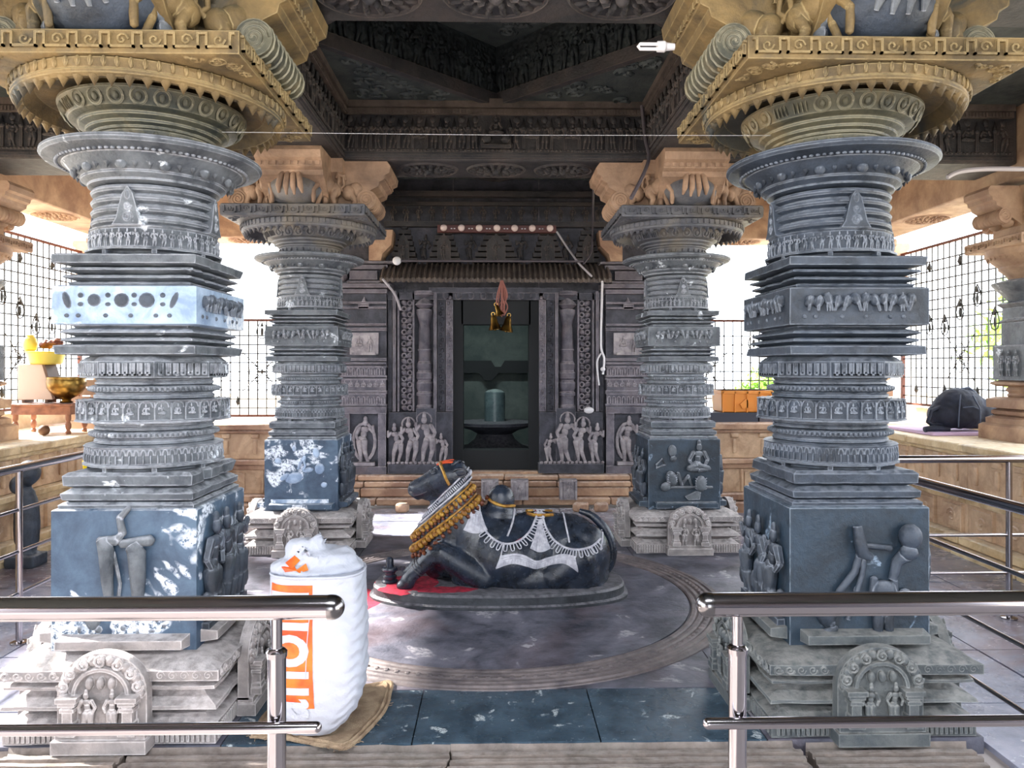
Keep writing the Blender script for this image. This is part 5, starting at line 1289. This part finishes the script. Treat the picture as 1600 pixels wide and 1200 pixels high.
# ================================================================ SACK ON ITS JUTE MAT
sx, sy = -.79, 3.36
jm = MB(); G_ = []
poly_ctrl = [(-1.06, 3.30), (-.90, 3.28), (-.72, 3.22), (-.62, 3.20), (-.55, 3.38), (-.51, 3.56), (-.51, 3.72), (-.53, 3.88), (-.64, 3.84), (-.8, 3.8), (-1.05, 3.6)]
cc = Vector((-.78, 3.50, 0)); outl = smooth_pts([(x, y, 0) for x, y in poly_ctrl]+[(poly_ctrl[0][0], poly_ctrl[0][1], 0)], 70)[:-1]
rings = []
for k, (s_, z) in enumerate(((1.0, .004), (1.0, .012), (.97, .016), (.93, .012), (.90, .020), (.86, .012), (.82, .016), (.6, .014), (.3, .014), (.02, .014))):
    rings.append([Vector((cc.x+(p.x-cc.x)*s_, cc.y+(p.y-cc.y)*s_, z+.006*noise.noise(Vector((p.x*14*s_, p.y*14*s_, 2)))+(.012*max(0, noise.noise(Vector((p.x*7, p.y*7, k)))) if k in (2, 4) else 0))) for p in outl])
jm.loft(rings)
jo = jm.build('jute_mat', 'jute'); tag(jo, 'crumpled brown jute mat spread on the floor beneath the white sack', 'mat')
m = MB()
for i in range(40):
    p = outl[int(i*1.0) % 70]; a = random.uniform(0, 6); m.tube([(p.x, p.y, .012), (p.x+.014*math.cos(a), p.y+.014*math.sin(a), .012), (p.x+.026*math.cos(a+.5), p.y+.026*math.sin(a+.5), .008)], .0015, 4)
m.build('frayed_thread', 'jute', jo)['kind'] = 'stuff'
# sack body: cross-sections measured up its height
prof = [  # z, centre x, half width, half depth
    (.022, -.80, .085, .075), (.03, -.795, .10, .09), (.07, -.785, .135, .12), (.13, -.775, .17, .14), (.20, -.768, .188, .15), (.30, -.765, .197, .155), (.42, -.768, .200, .155),
    (.52, -.772, .200, .152), (.64, -.777, .197, .150), (.715, -.775, .196, .148)]
NS = 72
def sack_ring(z, cx, hw, hd, k, e=.62, wr=1.0):
    out = []
    for j in range(NS):
        a = 2*PI*j/NS; c, s_ = math.cos(a), math.sin(a)
        x = math.copysign(abs(c)**e, c); y = math.copysign(abs(s_)**e, s_)
        n_ = .0035*math.sin(z*110+2.2*noise.noise(Vector((x*2.2, y*2.2, z*3)))*3)*(.4+.6*max(0, c))*wr+.006*noise.noise(Vector((x*3, y*3, z*9)))*wr
        out.append(Vector((cx+(hw+n_)*x, sy+(hd+n_)*y, z)))
    return out
def interp(z):
    for i in range(len(prof)-1):
        if prof[i][0] <= z <= prof[i+1][0]:
            t = (z-prof[i][0])/(prof[i+1][0]-prof[i][0]); return [prof[i][q]+(prof[i+1][q]-prof[i][q])*t for q in (1, 2, 3)]
    return prof[-1][1:]
m = MB(); zs = [.022+(.715-.022)*i/90 for i in range(91)]
rings = [sack_ring(z, *interp(z), 0) for z in zs]
m.loft(rings); sack = m.build('sack', 'sack', sharp=60); tag(sack, 'tall white woven plastic sack with orange print, standing behind the left rail', 'sack')
# hem and crumpled open top
m = MB(); m.tube([p+Vector((0, 0, .002)) for p in sack_ring(.715, *prof[-1][1:], 0)], .006, 6, closed=True); m.build('hem', 'sack', sack)
m = MB(); r_ = random.Random(5)
L0 = [(-.86, .66, 0, .10, .09, .055), (-.80, .72, 0, .12, .10, .085), (-.84, .76, .0, .085, .08, .065), (-.78, .80, .0, .035, .05, .06), (-.72, .70, .03, .10, .09, .05), (-.90, .67, -.03, .07, .07, .045), (-.67, .655, .03, .08, .09, .03), (-.80, .655, 0, .17, .13, .03)]
for x, z, dy, a, b, c in L0:
    z = .715+(z-.64)*.72; c = min(c, .05)
    m.ell((x, sy+dy, z), (a, c if False else b, c), WORLD, 18, 12)
to = remeshed('folded_top', m, 'sack', .009, 3, .5, sack)
for v in to.data.vertices:
    p = v.co; q = abs(noise.noise(Vector((p.x*9+p.z*5, p.y*6, p.z*8))))+.5*abs(noise.noise(Vector((p.x*22, p.y*14+3, p.z*18)))); v.co += v.normal*(.014-.034*q)
def smooth_flat(o):
    for p in o.data.polygons: p.use_smooth = True
smooth_flat(to)
dgx = bpy.context.evaluated_depsgraph_get(); SB = BVHTree.FromObject(sack, dgx)
def on_sack(x, z, off=.0015):
    h = SB.ray_cast(Vector((x, sy-.5, z)), Vector((0, 1, 0)))
    if h[0] is None: return Vector((x, sy-.15, z))
    return h[0]+h[1]*off
def sheet(name, pts2, mat, off, par, res=.012):
    """flat print on the sack front: a filled polygon (list of (x,z)), cut to a grid and laid on the cloth"""
    cu = bpy.data.curves.new('t', 'CURVE'); cu.dimensions = '2D'; cu.fill_mode = 'BOTH'
    for loop_ in pts2:
        s_ = cu.splines.new('POLY'); s_.points.add(len(loop_)-1)
        for i, (a, b) in enumerate(loop_): s_.points[i].co = (a, b, 0, 1)
        s_.use_cyclic_u = True
    o = bpy.data.objects.new('t', cu); me = bpy.data.meshes.new_from_object(o); bpy.data.objects.remove(o)
    bm = bmesh.new(); bm.from_mesh(me)
    xs = [v.co.x for v in bm.verts]; ys = [v.co.y for v in bm.verts]
    for ax, lo, hi in ((0, min(xs), max(xs)), (1, min(ys), max(ys))):
        t = lo+res
        while t < hi:
            co = Vector((t, 0, 0)) if ax == 0 else Vector((0, t, 0)); no = Vector((1, 0, 0)) if ax == 0 else Vector((0, 1, 0))
            bmesh.ops.bisect_plane(bm, geom=bm.verts[:]+bm.edges[:]+bm.faces[:], plane_co=co, plane_no=no); t += res
    for v in bm.verts: v.co = on_sack(v.co.x, v.co.y, off)
    bm.to_mesh(me); bm.free(); me.materials.clear(); me.materials.append(M[mat]); me.name = name
    ob = bpy.data.objects.new(name, me); COL.objects.link(ob); ob.parent = par; return ob
sxl = lambda px: P(px, 1000, sy-.15).x
szl = lambda py: P(450, py, sy-.15).z
X0, X1 = sxl(420), sxl(489)
sheet('orange_print', [[(X0, szl(1108)), (X1+.006, szl(1108)), (X1, szl(1060)), (X1-.002, szl(915)), (X0, szl(915))]], 'sack_o', .0018, sack)
def letter(txt, py_bottom, py_top):
    """white letter lying on its side (its top toward the left edge of the strip)"""
    cu = bpy.data.curves.new('t', 'FONT'); cu.body = txt; cu.offset = .016; cu.resolution_u = 4
    o = bpy.data.objects.new('t', cu); COL.objects.link(o); bpy.context.view_layer.update(); me = bpy.data.meshes.new_from_object(o.evaluated_get(bpy.context.evaluated_depsgraph_get())); bpy.data.objects.remove(o)
    xs = [v.co.x for v in me.vertices]; ys = [v.co.y for v in me.vertices]; x0, x1, y0, y1 = min(xs), max(xs), min(ys), max(ys)
    Z0, Z1 = szl(py_bottom), szl(py_top); XA, XB = X1-.016, X0+.004
    bm = bmesh.new(); bm.from_mesh(me)
    for v in bm.verts: v.co = Vector((XA+(v.co.y-y0)/(y1-y0)*(XB-XA), Z0+(v.co.x-x0)/(x1-x0)*(Z1-Z0), 0))
    for ax in (0, 1):
        vals = [v.co[ax] for v in bm.verts]; t = min(vals)+.012
        while t < max(vals):
            co = Vector((t, 0, 0)) if ax == 0 else Vector((0, t, 0)); no = Vector((1, 0, 0)) if ax == 0 else Vector((0, 1, 0))
            bmesh.ops.bisect_plane(bm, geom=bm.verts[:]+bm.edges[:]+bm.faces[:], plane_co=co, plane_no=no); t += .012
    for v in bm.verts: v.co = on_sack(v.co.x, v.co.y, .0038)
    bm.to_mesh(me); bm.free(); me.materials.clear(); me.materials.append(M['sack']); me.name = 'printed_letter'
    ob = bpy.data.objects.new('printed_letter', me); COL.objects.link(ob); ob.parent = sack
for t, a, b in (('a', 1128, 1092), ('n', 1086, 1049), ('o', 1042, 992), ('i', 986, 972), ('l', 965, 952), ('l', 944, 926)): letter(t, a, b)
m = MB(); [m.tube([on_sack(x, z, .004) for x, z in pts], .0018, 4) for pts in ([(X1-.03, szl(1060)), (X1-.022, szl(1000)), (X1-.006, szl(930))],)]; m.build('printed_line', 'sack', sack)
sheet('orange_print', [[(P(452, 905, sy).x, szl(905)), (P(470, 905, sy).x, szl(908)), (P(478, 905, sy).x, szl(897)), (P(466, 905, sy).x, szl(890))]], 'sack_o', .0018, sack) if False else None
m = MB(); TB = BVHTree.FromObject(to, bpy.context.evaluated_depsgraph_get())
def on_top(px, py):
    d = (P(px, py, 3.2)-Vector((0, 0, EYE))).normalized(); h = TB.ray_cast(Vector((0, 0, EYE)), d); return None if h[0] is None else h[0]+h[1]*.003
for quad in (((446, 880), (460, 868), (469, 876), (456, 890)), ((440, 886), (458, 883), (464, 893), (446, 894)), ((462, 892), (478, 880), (482, 892), (468, 896))):
    q = [on_top(*x) for x in quad]
    if all(x is not None for x in q): m.add(q+[x+Vector((0, .003, 0)) for x in q], [(0, 1, 2, 3), (7, 6, 5, 4), (0, 4, 5, 1), (1, 5, 6, 2), (2, 6, 7, 3), (3, 7, 4, 0)])
if m.v: m.build('orange_print', 'sack_o', sack)
# ================================================================ THINGS ON THE LEFT BENCH
ZL = .925
wt = empty('wooden_table', (-4.62, 8.0, ZL)); tag(wt, 'small reddish wooden table with turned legs on the left bench, carrying brass vessels', 'table')
MB().box(-.42, .42, -.26, .26, .36, .39).build('table_top', 'wood', wt, bevel=.006); MB().box(-.38, .38, -.22, .22, .25, .36).build('apron', 'wood', wt)
lg0 = None
for x in (-.34, .34):
    for y in (-.19, .19):
        if lg0 is None: lg0 = MB().lathe([(.03, 0), (.035, .03), (.022, .05), (.036, .09), (.036, .13), (.022, .16), (.034, .19), (.034, .26)], 14).build('leg', 'wood', wt); o = lg0
        else: o = inst(lg0, wt)
        o.location = (x, y, 0)
bb = empty('brass_bowl', (-4.43, 7.95, ZL+.316)); tag(bb, 'big round brass bowl with banded rim on the wooden table', 'bowl')
MB().lathe([(.07, 0), (.09, .01), (.05, .03), (.06, .05), (.16, .10), (.225, .19), (.235, .27), (.215, .33), (.205, .33), (.2, .27), (.14, .12), (.02, .07)], 36).build('bowl', 'brass', bb)
m = MB(); m.lathe([(.222, .30), (.232, .302), (.232, .325), (.215, .335)], 36); m.build('rim_band', 'brass', bb)
hb_ = empty('donation_box', (-4.74, 8.02, ZL+.316)); tag(hb_, 'slanted dull metal box with short feet beside the brass bowl', 'box')
m = MB(); m.poly([(-.22, .04), (.24, .04), (.10, .50), (-.22, .50)], -.12, .12, Fr((0, 0, 0), (1, 0, 0), (0, 0, 1), (0, -1, 0))); m.build('body', 'alu', hb_, bevel=.006)
for x in (-.16, .14): m = MB(); m.box(x-.02, x+.02, -.1, .1, 0, .045); m.build('foot', 'dwood', hb_)
m = MB(); m.poly([(.245, .04), (.275, .06), (.13, .52), (.10, .50)], -.13, .13, Fr((0, 0, 0), (1, 0, 0), (0, 0, 1), (0, -1, 0))); m.build('edge_frame', 'dwood', hb_)
yt = empty('yellow_basin', (-4.68, 8.02, ZL+.71)); tag(yt, 'pale yellow metal basin stacked above the slanted box', 'basin')
MB().lathe([(.16, 0), (.2, .02), (.23, .15), (.25, .165), (.235, .17), (.21, .15), (.18, .03), (.02, .02)], 30).build('basin', 'gpot', yt)
go = empty('golden_pot', (-4.83, 8.0, ZL+.84)); tag(go, 'yellow rounded pot at the left of the pile on the box', 'pot')
MB().lathe([(.04, 0), (.075, .03), (.09, .10), (.075, .17), (.045, .20), (.05, .22), (.02, .225)], 22).build('pot', 'gpot', go)
cl_ = MB()
for x, z, a in ((-4.80, 0, .0), (-4.68, .02, .5)): cl_.ell((x+4.78, 0, .05+z), (.09, .08, .06), WORLD, 12, 8, a)
co_ = remeshed('cloth_bundle', cl_, 'copper', .012, 2); co_.location = (-4.66, 8.02, ZL+.88); tag(co_, 'brown and white cloth bundle heaped on the yellow basin', 'cloth', kind='thing')
for p_ in co_.data.vertices: p_.co += p_.normal*.02*noise.noise(p_.co*18)
bl_ = MB(); bl_.ell((0, 0, .065), (.062, .068, .062), WORLD, 20, 14); bo_ = bl_.build('coconut', 'dwood', sharp=80); bo_.location = (-4.50, 7.68, ZL); tag(bo_, 'brown round coconut lying on the left bench under the wooden table edge', 'coconut')
st_ = empty('grinding_stone', (-4.35, 6.15, ZL)); st_.location = (-3.92, 6.45, -.05); tag(st_, 'dark carved stone fragment standing against the left bench at the picture edge', 'stone')
m = MB(); m.ell((0, 0, .35), (.10, .1, .34), WORLD, 12, 8); m.ell((.03, -.02, .78), (.09, .09, .11), WORLD, 12, 8); m.ell((-.06, -.04, .68), (.06, .06, .08), WORLD, 10, 6); m.box(-.12, .12, -.12, .1, 0, .1); fo = remeshed('fragment', m, 'soap_dark', .016, 2, .5, st_, .01)
yb = MB().lathe([(.09, 0), (.12, .02), (.14, .26), (.15, .27), (.13, .27), (.11, .03), (.01, .02)], 24).build('yellow_bucket', 'yellow'); yb.location = tuple(P(140, 740, 6.3).xy)+(-.05,); yb.location.z = P(140, 745, 6.3).z-.14; yb.location.y = 6.3
bpy.data.objects.remove(yb)
yb = empty('yellow_bucket', (-3.66, 7.0, -.05)); tag(yb, 'bright yellow plastic bucket on a stool behind the left column', 'bucket')
MB().lathe([(.06, .54), (.07, .56), (.085, .80), (.09, .81), (.08, .81), (.065, .57), (.01, .56)], 24).build('bucket', 'yellow', yb)
m = MB(); m.box(-.10, .10, -.10, .10, .50, .54)
for x in (-.08, .08):
    for y in (-.08, .08): m.box(x-.015, x+.015, y-.015, y+.015, 0, .5)
m.build('stand', 'dwood', yb)
ch = empty('folding_board', (-4.3, 8.3, ZL-.0)); tag(ch, 'brown slatted board leaning on the rear left bench behind the column', 'board')
for k in range(6): m = MB(); m.box(-.3, .3, -.02+k*.012, .0+k*.012, .02+k*.09, .10+k*.09); m.build('slat', 'alu', ch)
# ================================================================ THINGS ON THE RIGHT BENCHES
mt_ = MB(); mt_.box(-.34, .30, -.27, .60, 0, .035); mo = mt_.build('foam_mat', 'mat', bevel=.008); mo.location = (4.66, 7.72, .927); tag(mo, 'thin lilac foam mat on the right bench under the backpack', 'mat')
bk = MB()
for c, r_ in (((0, 0, .24), (.30, .20, .23)), ((.17, 0, .19), (.25, .20, .185)), ((.28, 0, .17), (.16, .19, .165)), ((-.16, 0, .17), (.20, .17, .16)), ((0, -.10, .18), (.22, .13, .16)), ((-.05, -.02, .32), (.16, .14, .13))): bk.ell(c, r_, WORLD, 20, 14)
bp = remeshed('backpack', bk, 'bag', .014, 3, .5, None, .012)
for v in bp.data.vertices: v.co.z = max(v.co.z, .0)
B0 = P(1498, 672, 7.72); bp.location = (B0.x, 7.72, .963); bp.rotation_euler = (0, 0, R(8)); bp.scale = (.93, .93, .93)
tag(bp, 'dark navy backpack lying on the lilac mat on the right bench', 'backpack', kind='thing')
m = MB(); m.tube([(-.26, -.05, .26), (-.40, -.08, .22), (-.46, -.10, .10), (-.38, -.08, .06), (-.24, -.06, .08)], [.03, .022, .022, .022, .03], 8); m.tube([(-.50, -.1, .02), (-.40, -.12, .03), (-.22, -.12, .02)], [.03, .04, .03], 8); m.build('shoulder_strap', 'bag', bp)
m = MB(); m.tube([(-.40, -.14, .02), (-.42, -.17, -.06), (-.44, -.17, -.14)], .010, 5); m.tube([(-.38, -.14, .02), (-.385, -.17, -.06), (-.37, -.17, -.12)], .009, 5); m.build('loose_webbing', 'bag', bp)
m = MB(); m.tube([(-.12, -.17, .40), (-.17, -.215, .25), (-.17, -.20, .05)], .007, 5); m.tube([(.0, -.205, .39), (.06, -.235, .25), (.07, -.23, .04)], .008, 5); m.tube([(-.12, -.21, .26), (-.02, -.235, .27), (.05, -.235, .24)], .006, 5); m.build('zip', 'bag_l', bp)
m = MB(); m.tube([(.0, -.04, .455), (.08, -.05, .47), (.17, -.05, .41)], .014, 6); m.build('grab_handle', 'bag_l', bp)
cr = empty('orange_crate', (3.0, 9.25, 1.07)); tag(cr, 'orange plastic crate standing on the dark box on the rear right bench', 'crate')
m = MB(); m.box(-.30, .30, -.2, .2, 0, .26, WORLD, -.01); m.build('shell', 'crate', cr, bevel=.01)
for i in range(5): m = MB(); m.box(-.29+i*.145-.008, -.29+i*.145+.008, -.222, -.205, 0, .25); m.build('rib', 'crate', cr)
m = MB(); m.box(-.315, .315, -.222, .222, .22, .26); m.build('rim', 'crate', cr, bevel=.004); m = MB(); m.poly([(-.06, .05), (-.09, .1), (-.02, .16), (.06, .12), (.09, .06)], .205, .222, Fr((0, 0, 0), (1, 0, 0), (0, 0, 1), (0, -1, 0))); m.build('emblem', 'crate', cr)
dk = empty('dark_box', (2.86, 9.25, .94)); tag(dk, 'flat dark blue metal box under the orange crate', 'box')
MB().box(-.30, .27, -.22, .2, 0, .125).build('body', 'blackbox', dk, bevel=.006); m = MB(); m.box(-.305, .275, -.225, .2, .10, .128); m.build('lid', 'blackbox', dk)
gk = empty('grey_box', (3.28, 9.25, .94)); tag(gk, 'small grey box beside the dark blue box under the orange crate', 'box')
MB().box(-.13, .08, -.2, .2, 0, .128).build('body', 'cable_d', gk, bevel=.006); m = MB(); m.box(-.135, .085, -.205, .2, .10, .128); m.build('lid', 'cable_d', gk)
# ================================================================ LAMPS, BELLS AND CABLES
YL = 9.08
ls = empty('bulb_strip', (.0, YL, 3.26)); tag(ls, 'brown strip with seven round frosted bulbs above the shrine door', 'lamp'); 
MB().box(-.70, .72, .0, .06, -.045, .045).build('strip', 'strip', ls, bevel=.004)
bu = MB(); bu.ell((0, -.045, 0), (.042, .042, .042), WORLD, 16, 10); b1 = bu.build('bulb', 'bulb', ls); b1.location = (-.62, 0, 0)
for i in range(1, 7): inst(b1, ls, loc=(-.62+i*.21, 0, 0))
for i in range(6): m = MB(); m.box(-.62+i*.21+.08, -.62+i*.21+.10, -.006, .0, -.006, .006); m.box(-.62+i*.21+.115, -.62+i*.21+.135, -.006, .0, -.006, .006); m.build('indicator', 'white', ls)
rdz = P(780, 408, 8.62)
rd = empty('conduit_rod', (0, 8.62, rdz.z)); tag(rd, 'thin horizontal metal rod above the shrine eave with a white junction ball', 'rod')
m = MB(); rod(m, (P(620, 408, 8.62).x, 0, 0), (P(912, 408, 8.62).x, 0, 0), .012, 10); m.build('rod', 'cable_d', rd)
m = MB(); m.ell((P(620, 408, 8.62).x, 0, 0), (.05, .03, .05), WORLD, 14, 10); m.build('junction', 'white', rd)
for x in (-1.05, .95): m = MB(); m.tube([(x, 0, 0), (x, .65, .05)], .01, 6); m.build('stay', 'cable_d', rd)
def cable(name, pts, r, mat, lb, n=40):
    m = MB(); m.tube(smooth_pts([tuple(p) for p in pts], n), r, 7); o = m.build(name, mat); tag(o, lb, 'cable', 'electric cables', 'thing'); return o
cable('electric_cable', [P(870, 362, 9.0), P(885, 385, 8.95), P(905, 412, 8.7), P(925, 432, 8.66)], .012, 'cable', 'grey cable slanting down from the right end of the bulb strip')
cable('electric_cable', [P(941, 440, 8.6), P(940, 480, 8.9), P(939, 540, 9.0), P(944, 560, 9.0), P(942, 585, 8.98)], .013, 'white', 'white cable hanging right of the shrine door with a small bulb holder')
cable('electric_cable', [P(939, 552, 9.0), P(933, 565, 9.0), P(934, 585, 8.98), P(936, 602, 8.98)], .010, 'white', 'short white cable tail looped below the right-hand door cable')
m = MB(); m.ell(tuple(P(942, 577, 8.96)), (.03, .03, .03), WORLD, 12, 8); o = m.build('bulb_holder', 'white'); tag(o, 'small white bulb holder on the cable right of the shrine door', 'lamp', kind='thing')
cable('electric_cable', [P(598, 436, 8.62), P(608, 448, 8.62), P(618, 462, 8.75), P(626, 484, 8.95)], .014, 'cable', 'pale cable curling down from the left end of the shrine eave')
cable('electric_cable', [P(927, 290, 7.36), P(926, 350, 8.9), P(924, 392, 8.9), P(912, 412, 8.66)], .011, 'cable_d', 'grey cable dropping behind the right bracket to the rod over the shrine')
cable('electric_cable', [P(1003, 165, 6.62), P(1008, 215, 6.60), P(1014, 245, 6.5), P(1004, 275, 6.3), P(986, 310, 6.15)], .016, 'cable_d', 'dark conduit running down beside the rear right bracket')
cable('electric_cable', [P(1480, 277, 6.3), P(1500, 268, 6.3), P(1540, 264, 6.3), P(1600, 264, 6.3)], .02, 'cable', 'white conduit under the right aisle beam')
# string stretched between the foreground columns
m = MB(); m.tube([(-1.25, 3.5, 2.676), (0, 3.5, 2.670), (1.27, 3.5, 2.676)], .0006, 5); o = m.build('string', 'white'); tag(o, 'thin white string stretched between the two foreground columns under the beams', 'string', kind='thing')
# compact fluorescent lamp on the right front bracket
cf = empty('fluorescent_lamp', tuple(P(1038, 73, 3.72))); tag(cf, 'white compact fluorescent lamp fixed sideways on the upper right bracket', 'lamp')
m = MB(); F = Fr((0, 0, 0), (-1, 0, 0), (0, 0, 1), (0, -1, 0)); m.tube([(.03, .012, 0), (.12, .012, 0), (.128, 0, 0), (.12, -.012, 0), (.03, -.012, 0)], .0085, 8, F=F); m.build('glass_tube', 'white', cf)
m = MB(); m.tube([(-.05, 0, 0), (-.01, 0, 0), (0, 0, 0), (.035, 0, 0)], [.016, .02, .028, .026], 14, F=F); m.build('lamp_base', 'white', cf)
# temple bells
bz = 3.6
bt = P(784, 452, 8.7)
bell_top = bt.z
bn = empty('rope_bundle', (bt.x, 8.7, bt.z)); tag(bn, 'tangle of reddish threads holding the bells under the shrine eave', 'rope')
r_ = random.Random(2)
for k in range(11):
    x = r_.uniform(-.03, .03); m = MB(); m.tube(smooth_pts([(x*.3, 0, .10), (x+r_.uniform(-.04, .04), r_.uniform(-.02, .02), -.08), (x+r_.uniform(-.05, .05), r_.uniform(-.03, .03), -.20), (x+r_.uniform(-.03, .03), 0, -.32+r_.uniform(0, .08))], 14), .008, 5); m.build('thread', 'thread', bn)
bp0 = None
for k, (px, py, s_, lb) in enumerate(((772, 503, .80, 'brass temple bell at the lower left of the cluster before the shrine door'), (793, 505, .85, 'shiny brass temple bell at the lower right of the cluster before the shrine door'), (778, 484, .6, 'small brass bell at the upper left of the cluster before the shrine door'))):
    p = P(px, py, 8.68); e = empty('temple_bell', (p.x, 8.68+k*.02-.02, p.z)); tag(e, lb, 'bell', 'temple bells'); e.rotation_euler = (0, R((-8, 10, -20)[k]), 0)
    MB().lathe([(.004, .10*s_), (.03*s_, .09*s_), (.045*s_, .05*s_), (.055*s_, -.02*s_), (.085*s_, -.085*s_), (.095*s_, -.11*s_), (.088*s_, -.112*s_), (.07*s_, -.08*s_), (.04*s_, .0), (.01*s_, .06*s_)], 24).build('bell', 'brass', e)
    m = MB(); m.tube([(0, 0, .02*s_), (0, 0, -.10*s_)], .006, 6); m.ell((0, 0, -.11*s_), (.015, .015, .015), WORLD, 8, 6); m.build('clapper', 'brass', e)
    m = MB(); m.arc((0, .11*s_, 0), .02, 0, 2*PI, .005, Fr((0, 0, 0), (1, 0, 0), (0, 0, 1), (0, -1, 0)), 5, 10); m.build('loop', 'brass', e)
m = MB(); m.ell(tuple(P(920, 641, 8.95)), (.06, .04, .04), WORLD, 12, 8); o = m.build('white_bulb', 'white'); tag(o, 'white bulb lying on the right guardian panel beside the door', 'lamp', kind='thing')

for n_ in ('wooden_table', 'brass_bowl', 'donation_box', 'yellow_basin', 'golden_pot'):
    bpy.data.objects[n_].scale = (.78, .8, .8)
co_.scale = (.8, .8, .8); bo_.scale = (.85, .85, .85)
FINE = ('carving', 'leaf_scroll', 'rib', 'figure_frieze', 'foliage_relief', 'dentil_band', 'pierced_vine_screen', 'gold_bell_garland', 'dark_gaps', 'copper_garland', 'looped_fringe', 'cloth_stitching', 'tassel_ridge', 'carved_ring', 'tongue', 'relief', 'guardian_figures', 'carved_band')

for o in bpy.data.objects:
    if o.type == 'MESH' and o.parent is not None and o.name.split('.')[0] in FINE: o['kind'] = 'stuff'
